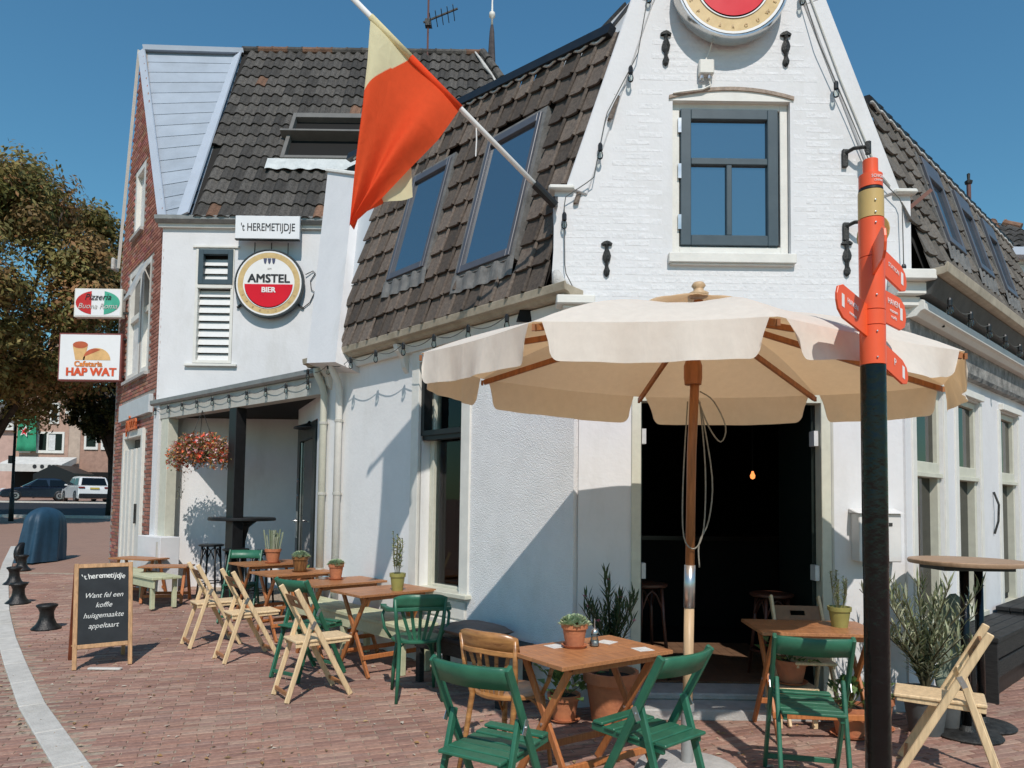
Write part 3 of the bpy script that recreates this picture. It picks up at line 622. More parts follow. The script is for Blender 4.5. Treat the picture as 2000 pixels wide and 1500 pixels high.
# right roof
slD = -nD*math.cos(AL)+Z3*math.sin(AL); nrD = nD*math.sin(AL)+Z3*math.cos(AL); oD = PD(0, 3.44, .14)
def RD(t, v, o=0): return oD+dD*t+slD*v+nrD*o
def pRD(px, py):
    q = onplane(px, py, oD, nrD)-oD; return float(q@dD), float(q@slD)
tt = [pRD(1690, 190), pRD(1850, 358), pRD(1958, 470)]; vD = sum(p[1] for p in tt)/3-.10
rm = MB(); rm.add([RD(.22, 0, -.03), RD(5.0, 0, -.03), RD(4.9, vD, -.03), RD(-.15, vD, -.03)], [(0, 1, 2, 3)]); roofD = rm.obj('street_roof', MATS['roof_underlay'], cafe)
VXD = [(1.02, 1.52), (2.02, 2.52), (3.05, 3.52)]
SZD = (.52, 1.42)
def qD(u, v): return RD(.0+u*4.75, v*(vD+.03))
def keepD(c, u, v):
    t = u*4.75; vv = v*(vD+.03)
    if c[1] < YC+.06: return False
    return not any(a-.05 < t < b_+.05 and SZD[0]-.08 < vv < SZD[1]+.04 for a, b_ in VXD)
TILE_D = mat('grey_brown_tile', (.155, .138, .118), .88, .25, 9, .5, 60, rand=.25, c2=(.085, .077, .067))
mD = [tile_mesh('flat', 1, 1.06, TILE_D, .02) for _ in range(4)]
lay(roofD, None, qD, 23, 7, mD, keepD)
for a, b_ in VXD:
    mb = MB(); rect_frame(mb, RD, a, b_, SZD[0], SZD[1], .045, -.02, .075, wb=.07, wt=.20); sk = mb.obj('skylight', MATS['skylight_frame_grey'], cafe, bevel=.004)
    mb = MB(); pbox(mb, RD, a+.04, b_-.04, SZD[0]+.06, SZD[1]-.19, .035, .045); mb.obj('pane', GLASS_V, sk)
    mb = MB(); rect_frame(mb, RD, a-.05, b_+.05, SZD[0]-.03, SZD[1]+.04, .048, -.025, .05); mb.obj('flashing', LEAD, sk)
    mb = MB(); mb.grid(lambda u, v: RD(a-.06+(b_-a+.12)*u, SZD[0]-.17+.16*v, .052+.012*math.sin(u*28)-.012*(1-v)), 24, 2); mb.obj('lead_apron', LEAD, sk, solid=.004)
mb = MB(); mb.tube([RD(t, vD+.02+.016*math.sin(t*2*math.pi/.2065), .045) for t in np.arange(.0, 4.75, .025)], .014, 6); mb.obj('ridge_mortar', MORTAR, roofD, smooth=True)
rmesh = MB(); rmesh.lathe([(.052, 0), (.05, .21), (.058, .211), (.058, .235), (.048, .24)], 8); rmesh = rmesh.mesh('ridge_tile', BLACK)
for k in range(22): mkobj('ridge_tile', rmesh, roofD, fr(RD(.02+k*.215, vD+.07, .01), nrD, np.cross(dD, nrD), dD))
mb = MB(); pD0 = PD(.12, 3.9, -.05); mb.beam(PC(3.19, 4.0, -.12), PC(3.40, 4.18, -.10), .03, .03); mb.obj('rain_spout', mat('rusty_red_metal', (.16, .07, .05), .6), cafe)
# downpipes at the far end of the side facade
for t, z1 in ((4.03, 3.15), (3.66, 3.16)):
    mb = MB(); mb.tube([PB(t, z1, .17), PB(t, z1-.07, .165), PB(t, z1-.20, .09), PB(t, z1-.30, .065), PB(t, .05, .065)], .042, 10)
    pp = mb.obj('downpipe', W_TRIM if t < 4 else CREAM, cafe, smooth=True)
    for z in (.75, 1.65, 2.5):
        mb = MB(); mb.tube([PB(t, z-.015, .065), PB(t, z+.015, .065)], .049, 10); pbox(mb, PB, t-.01, t+.01, z-.012, z+.012, .0, .04); mb.obj('pipe_clamp', GREYB, pp)
# wall anchors, brackets, junction box, letter box
def anchor(x, z):
    mb = MB(); prof = [(-.004, .13), (-.022, .135), (-.045, .118), (-.04, .105), (-.018, .112), (-.012, .075), (-.026, .045), (-.034, .015), (-.028, -.015), (-.012, -.04), (-.014, -.075), (-.026, -.105), (-.02, -.135), (0, -.152)]
    pts = prof+[(-a, c) for a, c in prof[::-1][1:]]; y = YC-.012
    for (xa, za), (xb, zb) in zip(prof, prof[1:]):
        mb.prism([(x+xa, y-.008, z+za), (x+xb, y-.008, z+zb), (x, y-.022, z+zb), (x, y-.022, z+za)], (0, .03, 0)); mb.prism([(x-xa, y-.008, z+za), (x, y-.022, z+za), (x, y-.022, z+zb), (x-xb, y-.008, z+zb)], (0, .03, 0))
    mb.obj('wall_anchor', IRON, gable)
for x, z in ((1.205, 5.283), (2.179, 5.29), (.735, 3.541), (2.655, 3.57)): anchor(x, z)
for z in (4.40, 3.80):
    mb = MB(); mb.b2(PC(2.625, z-.09, .03), PC(2.665, z+.05, -.01)); mb.tube([PC(2.645, z+.02, .02), PC(2.69, z+.035, .07), PC(2.74, z+.03, .10), PC(2.785, z+.03, .11)], .015, 6); mb.tube([PC(2.785, z-.03, .11), PC(2.785, z+.07, .11)], .022, 6); mb.obj('iron_bracket', IRON, gable)
mb = MB(); mb.b2(PC(1.465, 5.045, .06), PC(1.585, 5.165, -.0)); jb = mb.obj('junction_box', W_TRIM, gable, bevel=.008)
for x in (1.49, 1.55):
    mb = MB(); mb.lathe([(.016, 0), (.02, .01), (.012, .05)], 8, PC(x, 5.0, .035)); mb.obj('cable_gland', STEEL, jb)
mb = MB(); mb.tube([PC(1.52, 5.165, .04), PC(1.56, 5.27, .03), PC(1.585, 5.38, .06)], .006, 6); mb.obj('cable', W_TRIM, jb); mb = MB(); mb.tube([PC(1.55, 5.0, .035), PC(1.56, 4.96, .03), PC(1.50, 4.93, .03), PC(1.32, 4.905, .03), PC(1.26, 4.90, .02)], .008, 6); mb.obj('cable', W_TRIM, jb)
mb = MB(); mb.b2(PC(2.665, 1.165, .13), PC(2.99, 1.535, -.0)); mb.prism([PC(2.645, 1.535, .16), PC(2.645, 1.575, .0), PC(2.645, 1.535, .0)], (.365, 0, 0)); lb = mb.obj('letter_box', mat('pale_grey_box', (.58, .57, .55), .5, .05, 5), cafe, bevel=.006)
mb = MB(); mb.b2(PC(2.73, 1.44, .135), PC(2.92, 1.465, .125)); mb.obj('letter_slot', IRON, lb)
mb = MB(); mb.b2(PC(2.515, .15, .006), PC(2.532, 2.5, -.0)); mb.obj('corner_bead', GREYB, cafe)

# ------------------------------------------------------------------ white extension with porch
ext = root('white_extension', 'white extension with pantiled roof, louvred window and shaded porch on black post', 'building', (-4.4, YA, gz(0, YA)))
AWX = (-5.39, -4.735, 3.83, 5.79)
quadwall('wall', PA, [AWX], -5.97, -2.6, 0, 6.16, .25, W_SMOOTH, ext)
w = MB(); rect_frame(w, PA, AWX[0]+.003, AWX[1]-.003, AWX[2]+.003, AWX[3]-.003, .05, -.10, .01); aw = w.obj('louvred_window', W_TRIM, ext, bevel=.004)
mb = MB(); pbox(mb, PA, AWX[0]-.12, AWX[1]+.10, 3.775, 3.815, -.0, .06); mb.obj('sill', W_TRIM, aw, bevel=.004)
mb = MB(); pbox(mb, PA, AWX[0]-.05, AWX[1]+.08, 5.80, 5.83, 0, .03); mb.obj('drip_board', W_TRIM, aw)
mb = MB(); rect_frame(mb, PA, AWX[0]+.05, AWX[1]-.02, 5.17, AWX[3]-.02, .085, -.06, .03); mb.obj('top_sash', TEALW, aw, bevel=.004)
mb = MB(); pbox(mb, PA, AWX[0]+.04, AWX[1]-.03, 5.11, 5.165, -.06, .02); mb.obj('transom', W_TRIM, aw)
mb = MB(); pbox(mb, PA, AWX[0]+.02, AWX[1]-.02, 3.86, 5.76, -.12, -.115); mb.obj('dark_pane', DARKIN, aw)
slm = MB(); slm.box((0, 0, 0), (.545, .012, .128), (A3(1, 0, 0), A3(0, math.cos(R(22)), -math.sin(R(22))), A3(0, math.sin(R(22)), math.cos(R(22)))))
slm = slm.mesh('slat', mat('slat_white', (.72, .72, .70), .6, .05))
for z in [3.94+.1365*k for k in range(9)]+[5.30, 5.43, 5.57]:
    mkobj('slat', slm, aw, Matrix.Translation(V(PA(-5.062, z, -.075))))
run(PA, -6.02, -2.7, [(.0, 6.13), (.06, 6.13), (.07, 6.19), (0, 6.19)], 'eaves_board', W_TRIM, ext)
run(PA, -6.05, -2.7, [(.0, 6.20), (.10, 6.19), (.15, 6.24), (.155, 6.305), (.14, 6.31), (.12, 6.26), (.0, 6.26)], 'gutter', GTRIM, ext)
# porch: beam, ceiling, posts, back door
run(PP, -.02, LP+.06, [(-.10, 2.86), (.06, 2.86), (.06, 3.09), (-.10, 3.09)], 'porch_beam', GREYB, ext, bevel=.004)
run(PP, -.02, LP+.10, [(-.14, 3.092), (.10, 3.092), (.12, 3.12), (.12, 3.18), (-.14, 3.18)], 'porch_gutter', GTRIM, ext, bevel=.004)
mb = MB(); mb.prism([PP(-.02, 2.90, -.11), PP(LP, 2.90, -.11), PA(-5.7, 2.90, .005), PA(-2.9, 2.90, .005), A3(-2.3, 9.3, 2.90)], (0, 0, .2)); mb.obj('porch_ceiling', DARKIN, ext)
mb = MB(); mb.beam(PP(2.2, .05, -.02), PP(2.2, 2.86, -.02), .20, .16, nP); post = mb.obj('porch_post', BLACK, ext, bevel=.006)
mb = MB(); mb.beam(PP(4.47, .1, -.03), PP(4.47, 2.86, -.03), .26, .16, nP); mb.obj('porch_pier', CREAM, ext, bevel=.004)
mb = MB(); mb.beam(PP(4.74, .95, .0), PP(4.74, 3.09, .0), .20, .16, nP); mb.obj('corner_pilaster', W_SMOOTH, ext)
mb = MB(); mb.beam(PP(4.42, .05, .10), PP(4.42, .95, .10), .86, .30, nP); mb.obj('white_plinth', W_SMOOTH, ext, bevel=.006)
mb = MB(); mb.beam(PP(4.08, .35, .262), PP(4.08, .88, .262), .02, .02, nP); mb.obj('plinth_joint', GREYB, ext)
sw0, sw1 = A3(-3.18, 10.45, 0), A3(-2.36, 8.75, 0); dS = sw1-sw0; LS = np.linalg.norm(dS); dS /= LS; nS = A3(dS[1], -dS[0], 0)
if nS[0] > 0: nS = -nS
def PS(t, z, o=0): return sw0+dS*t+nS*o+Z3*z
quadwall('porch_side_wall', PS, [(.10, 1.55, -.1, 2.62)], 0, LS, 0, 2.92, .12, W_SMOOTH, ext)
mb = MB(); rect_frame(mb, PS, .12, 1.53, .12, 2.60, .20, -.04, .02, wb=.5); pd = mb.obj('porch_door', mat('black_green_porch_door', (.014, .020, .019), .35, .2, 8), ext, bevel=.004)
mb = MB(); pbox(mb, PS, .31, 1.34, .6, 2.45, -.02, -.012); mb.obj('pane', GLASS_D, pd)
mb = MB(); pbox(mb, PS, .17, .29, 1.02, 1.40, .02, .03); mb.tube([PS(.23, 1.26, .03), PS(.23, 1.26, .08), PS(.46, 1.26, .08)], .014, 6); mb.obj('door_handle', STEEL, pd)
for z in (1.62, 1.85):
    mb = MB(); mb.lathe([(.032, 0), (.032, .012), (.02, .02)], 10, PS(.23, z, .02), (dS, Z3, nS)); mb.obj('lock_rosette', STEEL, pd)
mb = MB(); mb.tube([PS(.40, .65, .0), PS(.40, 2.38, .0)], .012, 6); mb.obj('pull_bar', STEEL, pd)
# pantile roof
EV = A3(0, YA-.14, 6.27); A6 = R(60); dvA = A3(0, math.cos(A6), math.sin(A6)); nA_ = A3(0, -math.sin(A6), math.cos(A6)); VA = 5.33
def RA(x, v, o=0): return A3(x, EV[1], EV[2])+dvA*v+nA_*o
lbA = lambda v: -5.52-.05*v; rbA = lambda v: 1.50-.415*v
mb = MB(); mb.face([RA(lbA(0), 0, -.03), RA(rbA(0), 0, -.03), RA(rbA(VA), VA, -.03), RA(lbA(VA), VA, -.03)]); roofA = mb.obj('pantile_roof', MATS['roof_underlay'], ext)
mA = [tile_mesh('pan', 1, 1.07, TILE_A, .015) for _ in range(3)]*8+[tile_mesh('pan', 1, 1.07, TILE_O, .015)]
SKA = (-4.22, -2.80, 1.55, 2.95)
def keepA(c, u, v):
    x = c[0]; vv = v*VA
    if not (lbA(vv)+.12 < x < rbA(vv)): return False
    return not (SKA[0]-.03 < x < SKA[1]+.03 and SKA[2]-.22 < vv < SKA[3]+.02)
def pickA(s):
    d = s[4]-C0; zc = d@cFw; px = 1000+FPX*(d@cX)/zc; py = PYX-FPX*(d@cY)/zc
    hid = px > 690 and py > 310-.466*(px-690) or (690 < px < 890 and 60 < py < 300 and py > (px-700)*1.0)
    return (1 if hid else 0, px)
lay(roofA, None, lambda u, v: RA(-5.8+7.4*u, VA*v), 37, 16, mA, keepA, 300, pickA)
# roof window with open top sash
mb = MB(); rect_frame(mb, RA, SKA[0], SKA[1], SKA[2], SKA[3], .07, -.05, .10, wt=.14); rw = mb.obj('roof_window', mat('grey_roof_window', (.13, .125, .115), .6, .1, 6), ext, bevel=.004)
mb = MB(); pbox(mb, RA, SKA[0]+.06, SKA[1]-.06, SKA[2]+.06, SKA[3]-.12, -.022, -.012); mb.obj('opening_shade', DARKIN, rw)  # flat dark sheet paints the shade inside the opening
mb = MB(); pbox(mb, RA, SKA[0]-.10, SKA[1]-.02, 2.22, 2.27, -.10, .20); mb.obj('tilted_sash', MATS['grey_roof_window'], rw, bevel=.004)
mb = MB(); pbox(mb, RA, SKA[0]+.0, SKA[1]-.10, 2.272, 2.285, .0, .18); mb.obj('sash_glass', GLASS_V, rw)
mb = MB(); mb.grid(lambda u, v: RA(SKA[0]-.22+(SKA[1]-SKA[0]+.3)*u, SKA[2]-.30+.30*v, .075+.016*math.sin(u*38)*(1-v)), 40, 2); mb.obj('lead_apron', mat('pale_lead', (.5, .52, .51), .6, .1, 8), rw, solid=.005)
rt = MB(); rt.lathe([(.085, 0), (.08, .30), (.092, .302), (.092, .335), (.075, .34)], 10); rt1 = rt.mesh('ridge_tile', TILE_A); rt2 = rt.mesh('ridge_tile', TILE_O)
for k in range(16): mkobj('ridge_tile', rt2 if k in (1, 2, 4, 5, 9, 15) else rt1, roofA, fr(RA(lbA(VA)+.05+k*.31, VA+.03, .0), A3(0, 1, 0), A3(0, 0, 1), A3(1, 0, 0)))
for k in range(9):
    p, q = RA(rbA(VA-k*.36)-.01, VA-k*.36, .04), RA(rbA(VA-(k+1)*.36)-.01, VA-(k+1)*.36, .04); d = q-p; d /= np.linalg.norm(d); x = np.cross(d, nA_); mkobj('hip_tile', rt1, roofA, fr(p, x, np.cross(d, x), d))
mb = MB(); mb.tube([RA(rbA(VA-k*.3)-.17+.03*math.sin(k*3), VA-k*.3, .05) for k in range(12)], [.02+.012*(k % 3) for k in range(12)], 6); mb.obj('hip_mortar', MORTAR, roofA, smooth=True)
mb = MB(); mb.prism([RA(rbA(0), 0, 0), RA(rbA(VA), VA, 0), RA(rbA(VA), VA, 0)+A3(.9, 3, -1)], (0, .05, -.05)); mb.obj('hip_slope', TILE_A, roofA)
ant = root('tv_antenna', 'thin red-brown aerial mast with side boom on the pantiled ridge', 'antenna', RA(-1.87, VA, .0))
pa = RA(-1.87, VA, .05); mb = MB(); mb.tube([pa-Z3*.1, pa+Z3*1.6], .022, 6); mb.obj('mast', mat('rusty_mast', (.13, .06, .05), .6), ant)
mb = MB(); mb.beam(pa+A3(-.1, 0, .62), pa+A3(.62, -.1, .86), .03, .03)
for k in range(5): mb.beam(pa+A3(.05+k*.12, -.25, .66+k*.045), pa+A3(.05+k*.12, .25, .66+k*.045), .015, .015)
mb.obj('boom', IRON, ant)
mb = MB(); mb.box(pa+Z3*.6, (.12, .12, .14)); mb.obj('clamp', IRON, ant)

# ------------------------------------------------------------------ brick house
bh_ = root('brick_house', 'red brick gabled house with zinc roof slope and white shop door', 'building', PE(1.9, .2))
EW = [(.86, 1.48, 3.80, 5.90), (1.58, 2.62, 3.80, 5.95), (.86, 2.36, .15, 2.74)]
JT = 0
quadwall('wall', PE, EW, .0, 3.5, .05, 6.2, .25, JOINT, bh_)
rkR = lambda z: .12+(z-6.2)*.53; rkL = lambda z: 3.5-(z-6.2)*.27
mb = MB(); EG = (1.62, 2.42, 6.62, 7.94)
for poly in ([(rkR(6.2), 6.2), (rkL(6.2), 6.2), (rkL(6.62), 6.62), (rkR(6.62), 6.62)], [(rkR(6.62), 6.62), (EG[0], 6.62), (EG[0], 7.94), (rkR(7.94), 7.94)], [(EG[1], 6.62), (rkL(6.62), 6.62), (rkL(7.94), 7.94), (EG[1], 7.94)], [(rkR(7.94), 7.94), (rkL(7.94), 7.94), (rkL(10.4), 10.4), (rkR(10.4), 10.4)]):
    mb.prism([PE(t, z) for t, z in poly], -nE*.25)
ewall = mb.obj('gable_wall', JOINT, bh_)
def in_e(t, z):
    if z > 6.2:
        if not (rkR(z)+.03 < t < rkL(z)-.03): return False
    for h in EW+[EG, (.36, 2.78, 3.0, 3.36)]:
        if h[0]-.11 < t < h[1]+.11 and h[2]-.02 < z < h[3]+.03: return False
    return .1 < t < 3.41
BT = [(.33, .135, .095), (.29, .115, .08), (.37, .165, .12), (.25, .10, .075), (.32, .14, .10), (.42, .20, .15)]
bm_ = []
def brick_add(mb, M4, tone):
    mb.tone = tone; x, z, d, e = .105, .0265, .011, .003
    q = [M4 @ Vector(p) for p in ((-x, 0, -z), (x, 0, -z), (x, 0, z), (-x, 0, z), (-x+e, -d, -z+e), (x-e, -d, -z+e), (x-e, -d, z-e), (-x+e, -d, z-e))]
    mb.add(q, [(4, 5, 6, 7), (0, 1, 5, 4), (1, 2, 6, 5), (2, 3, 7, 6), (3, 0, 4, 7)])
for t in BT:
    mb = MB(); brick_add(mb, Matrix(), t); bm_.append(mb.mesh('brick', HBRICK))
es = []
for j in range(158):
    for i in range(19):
        t, z = .0+(i+(.5 if j % 2 else 0))*.22, .18+j*.0655
        if in_e(t, z): es.append((t, z))
es.sort(key=lambda p: p[0]-.0*p[1]); fm = MB()
xe = -dE
for k, (t, z) in enumerate(es):
    M4 = fr(PE(t, z, random.uniform(-.002, .002)), xe, -nE, Z3)
    if k < 300: mkobj('brick', random.choice(bm_), ewall, M4)
    else: brick_add(fm, M4, tuple(c*random.uniform(.85, 1.15) for c in random.choice(BT)))
o = fm.obj('brickwork', HBRICK, ewall); o['kind'] = 'stuff'
for k, h in enumerate(EW[:2]+[EG]):
    mb = MB(); rect_frame(mb, PE, h[0], h[1], h[2], h[3], .12, -.14, -.0); f = mb.obj('window', W_TRIM, bh_, bevel=.004)
    if k < 2:
        mb = MB(); pbox(mb, PE, h[0]+.1, h[1]-.1, 4.95, 5.05, -.14, -.02); mb.obj('transom', W_TRIM, f)
        for p, q in ((h[2]+.1, 4.96), (5.04, h[3]-.1)):
            mb = MB(); pbox(mb, PE, h[0]+.11, h[1]-.11, p, q, -.09, -.08); mb.obj('pane', mat('white_blind', (.72, .72, .70), .6) if p < 4.5 else GLASS_D, f)
    else:
        mb = MB(); pbox(mb, PE, h[0]+.11, h[1]-.11, h[2]+.1, h[3]-.1, -.09, -.08); mb.obj('pane', mat('white_blind', (.72, .72, .70), .6), f)
    mb = MB(); pbox(mb, PE, h[0]-.05, h[1]+.05, h[2]-.06, h[2]-.003, -.1, .07); mb.obj('sill', CONC, f)
mb = MB(); mb.hexa([PE(.90, 5.80, .03), PE(1.44, 5.80, .03), PE(1.44, 5.10, .30), PE(.90, 5.10, .30)], [PE(.90, 5.82, .06), PE(1.44, 5.82, .06), PE(1.44, 5.12, .33), PE(.90, 5.12, .33)]); mb.obj('open_casement', mat('grey_casement', (.42, .43, .42), .5), bh_)
h = EW[2]; mb = MB(); rect_frame(mb, PE, h[0]-.05, h[1]+.05, h[2], h[3]+.05, .13, -.16, .05, wb=.02); sd = mb.obj('shop_door', W_TRIM, bh_, bevel=.005)
for a in (1.02, 1.36, 1.74, 2.04):
    mb = MB(); pbox(mb, PE, a, a+.20, .18, 2.45, -.14, .03); mb.obj('door_stile', W_TRIM, sd, bevel=.004)
mb = MB(); pbox(mb, PE, .95, 2.28, .17, 2.66, -.15, -.14); mb.obj('pane', GLASS_D, sd)
mb = MB(); pbox(mb, PE, 1.13, 1.16, 1.1, 1.45, .03, .07); mb.obj('door_handle', IRON, sd)
mb = MB(); pbox(mb, PE, .37, 2.77, 3.02, 3.34, -.003, .07); fs_ = mb.obj('shop_fascia', mat('grey_fascia', (.48, .50, .51), .5, .05), bh_, bevel=.006)
text('pizza', .42, PE(1.55, 2.92, .085), -dE, Z3, mat('orange_letters', (.75, .16, .04), .5), fs_, ext=.012, bold=.008)
mb = MB(); mb.beam(PE(2.40, 10.42, .05), PE(3.52, 6.3, .05), .04, .05, nE); mb.obj('bargeboard', W_TRIM, bh_)
mb = MB(); mb.b2(PE(3.50, 6.25, .0)-A3(.1, .1, 0), PE(3.62, 6.5, .12)+A3(0, .1, 0)); mb.obj('eaves_stone', MORTAR, bh_, bevel=.02)
# zinc roof slope of overlapping sheets
ZA0, ZA1 = PE(.14, 6.24, -.02), PE(2.38, 10.40, -.02); ZB0, ZB1 = A3(-5.46, 11.66, 6.29), A3(-5.72, 14.28, 10.80)
nz_ = np.cross(ZB0-ZA0, ZA1-ZA0); nz_ /= np.linalg.norm(nz_); nz_ = nz_ if nz_[1] < 0 else -nz_
NS = 15; ZI = lambda a, b_, k: a+(b_-a)*k
zroot = MB(); zroot.face([ZA0-nz_*.04, ZB0-nz_*.04, ZB1-nz_*.04, ZA1-nz_*.04]); zslope = zroot.obj('zinc_roof', ZINC, bh_)
for k in range(NS):
    a0, a1 = ZI(ZA0, ZA1, k/NS), ZI(ZA0, ZA1, (k+1.06)/NS); b0, b1 = ZI(ZB0, ZB1, k/NS), ZI(ZB0, ZB1, (k+1.06)/NS)
    mb = MB(); mb.hexa([a0-nz_*.005, b0-nz_*.005, b1-nz_*.02, a1-nz_*.02], [a0+nz_*.010, b0+nz_*.010, b1+nz_*.0, a1+nz_*.0]); mb.obj('zinc_sheet', ZINC, zslope)
ZEDGE = mat('pale_zinc_edge', (.40, .44, .50), .6, .04, 3, metal=.05, spec=.2)
mb = MB(); mb.beam(ZA0+nz_*.04, ZA1+nz_*.04, .16, .03, nz_); mb.obj('verge_trim', ZEDGE, zslope)
mb = MB(); mb.beam(ZB0+nz_*.05+A3(-.10, 0, 0), ZB1+nz_*.05+A3(-.10, 0, 0), .26, .03, nz_); mb.obj('valley_trim', ZEDGE, zslope)
mb = MB(); mb.beam(ZA1+A3(0, 0, .05), ZB1+A3(0, 0, .05), .2, .1); mb.obj('ridge_cap', ZINC, zslope)
# hanging shop signs
def blade_sign(px0, py0, px1, py1, d, name, label, m_frame):
    a, c = depth(px0, py0, d), depth(px1, py1, d); r_ = root(name, label, 'sign', ((a[0]+c[0])/2, d, c[2]))
    mb = MB(); mb.b2((a[0], d, c[2]), (c[0], d+.14, a[2])); bd_ = mb.obj('sign_box', m_frame, r_, bevel=.008)
    mb = MB(); mb.b2((a[0]+.03, d-.004, c[2]+.03), (c[0]-.03, d+.01, a[2]-.03)); mb.obj('sign_face', mat('sign_white', (.80, .80, .80), .35, .02), r_)
    for z in (a[2]-.1, c[2]+.1):
        mb = MB(); mb.beam((c[0]-.02, d+.07, z), (c[0]+.32, d+.07, z), .04, .04); mb.obj('bracket', IRON, r_)
    return r_, a, c
def half_disc(mb, cx, cz, rx, rz, a0, a1, y, n=14):
    pts = [(cx+rx*math.cos(R(a0+(a1-a0)*k/n)), y, cz+rz*math.sin(R(a0+(a1-a0)*k/n))) for k in range(n+1)]; mb.face(pts)
s1, a, c = blade_sign(146, 563, 237, 620, 13.7, 'pizzeria_sign', 'white box sign with red and green ellipse, upper of two on brick house', W_TRIM)
cx_, cz_ = (a[0]+c[0])/2, (a[2]+c[2])/2; w_, h_ = c[0]-a[0], a[2]-c[2]
mb = MB(); half_disc(mb, cx_-.02, cz_, w_*.44, h_*.42, 105, 255, 13.69); mb.obj('red_segment', mat('print_red', (.62, .03, .03), .5), s1)
mb = MB(); half_disc(mb, cx_+.02, cz_, w_*.44, h_*.42, -75, 75, 13.69); mb.obj('green_segment', mat('print_green', (.06, .36, .24), .5), s1)
text('Pizzeria', .17, (cx_, 13.683, cz_+.11), (1, 0, 0), (0, 0, 1), BLACKP, s1, shear=.3)
text('Buona Roma', .15, (cx_, 13.683, cz_-.07), (1, 0, 0), (0, 0, 1), mat('print_pale', (.62, .60, .56), .5), s1, shear=.3)
s2, a, c = blade_sign(116, 650, 235, 745, 13.75, 'snack_bar_sign', 'white box sign with wrap and taco picture, lower of two on brick house', mat('brown_sign_frame', (.20, .06, .05), .5))
cx_, cz_ = (a[0]+c[0])/2, (a[2]+c[2])/2
FOOD = mat('print_tortilla', (.78, .48, .20), .5)
mb = MB(); mb.face([(cx_-.34, 13.742, cz_+.22), (cx_-.28, 13.742, cz_-.06), (cx_-.10, 13.742, cz_-.06), (cx_-.04, 13.742, cz_+.24)]); mb.obj('wrap_print', FOOD, s2)
mb = MB(); half_disc(mb, cx_-.19, cz_+.24, .15, .07, 0, 360, 13.740); mb.obj('filling_print', mat('print_filling', (.45, .10, .04), .5), s2)
mb = MB(); half_disc(mb, cx_+.14, cz_-.06, .27, .24, 0, 180, 13.742); mb.obj('taco_print', FOOD, s2)
mb = MB(); half_disc(mb, cx_+.10, cz_-.03, .22, .20, 60, 170, 13.739); mb.obj('taco_filling_print', MATS['print_filling'], s2)
text('Cafetaria', .15, (cx_-.02, 13.738, cz_-.14), (1, 0, 0), (0, 0, 1), mat('print_orange', (.78, .25, .05), .5), s2, bold=.006)
text('HAP WAT', .22, (cx_+.04, 13.738, cz_-.30), (1, 0, 0), (0, 0, 1), mat('print_redorange', (.75, .10, .03), .5), s2, bold=.010)

# ------------------------------------------------------------------ cafe signs
def beer_sign(name, label, cx_, cy_, cz_, r, th, ri=.735):
    s = root(name, label, 'sign', (cx_, cy_, cz_)); ax = (A3(1, 0, 0), A3(0, 0, 1), A3(0, -1, 0)); y0 = th
    mb = MB(); mb.lathe([(r*.96, 0), (r, .02), (r, th-.03), (r*.985, th), (r*.955, th), (r*.94, th-.012), (0, th-.012)], 48, (cx_, cy_, cz_), ax); mb.obj('rim', CHROME if th > .1 else mat('dark_sign_rim', (.06, .065, .065), .4, .1, 6, metal=.4), s, smooth=True, auto=40)
    def ring(r0, r1, y, m, nm, a0=0, a1=360):
        mb = MB(); n = 48
        P_ = lambda rr, k: (cx_+rr*math.cos(R(a0+(a1-a0)*k/n)), cy_-y, cz_+rr*math.sin(R(a0+(a1-a0)*k/n)))
        for k in range(n): mb.face([P_(r0, k), P_(r1, k), P_(r1, k+1), P_(r0, k+1)])
        mb.obj(nm, m, s)
    ring(.89*r, .935*r, th-.004, WHITEP, 'white_rim_line'); ring(ri*r, .89*r, th-.005, GOLD, 'gold_band')
    mb = MB(); half_disc(mb, cx_, cz_, ri*r, ri*r, 0, 360, cy_-th+.006, 48); mb.obj('white_disc', WHITEP, s)
    mb = MB(); half_disc(mb, cx_, cz_-.03*r, (ri-.045)*r, (ri-.045)*r, 180, 360, cy_-th-.002, 32); mb.obj('red_half', RED, s)
    ring((ri-.045)*r, ri*r, th+.002, WHITEP, 'white_arc', 180, 360)
    t1 = text('AMSTEL', .335*r, (cx_, cy_-th-.001, cz_+.13*r), (1, 0, 0), (0, 0, 1), BLACKP, s, bold=.010*r, sx=1.02)
    text('BIER', .21*r, (cx_, cy_-th-.006, cz_-.20*r), (1, 0, 0), (0, 0, 1), WHITEP, s, bold=.008*r)
    text('1870', .07*r, (cx_, cy_-th-.001, cz_+.42*r), (1, 0, 0), (0, 0, 1), MATS['print_pale'], s)
    for k, nm in ((-.12, 'left'), (0, 'mid'), (.12, 'right')):
        mb = MB(); mb.prism([(cx_+(k-.05)*r, cy_-th-.001, cz_+.72*r), (cx_+(k+.05)*r, cy_-th-.001, cz_+.72*r), (cx_+(k+.03)*r, cy_-th-.001, cz_+.60*r), (cx_+k*r, cy_-th-.001, cz_+.56*r), (cx_+(k-.03)*r, cy_-th-.001, cz_+.60*r)], (0, -.002, 0)); mb.obj('crest_shield', mat('crest_blue', (.06, .07, .13), .5), s)
    for k in range(9):                       # small letters round the gold band
        a = R(205+k*16.25); xd = A3(-math.sin(a), 0, math.cos(a)); zd = A3(-math.cos(a), 0, -math.sin(a))
        text('SPEBROUWER'[k], .085*r, (cx_+.81*r*math.cos(a), cy_-th-.001, cz_+.81*r*math.sin(a)), xd, zd, mat('gold_letters', (.66, .48, .26), .5), s)
    return s
bs = beer_sign('round_beer_sign', 'round red and white beer sign with dark rim on white upper wall', -4.10, YA-.05, 5.165, .585, .09)
mb = MB()
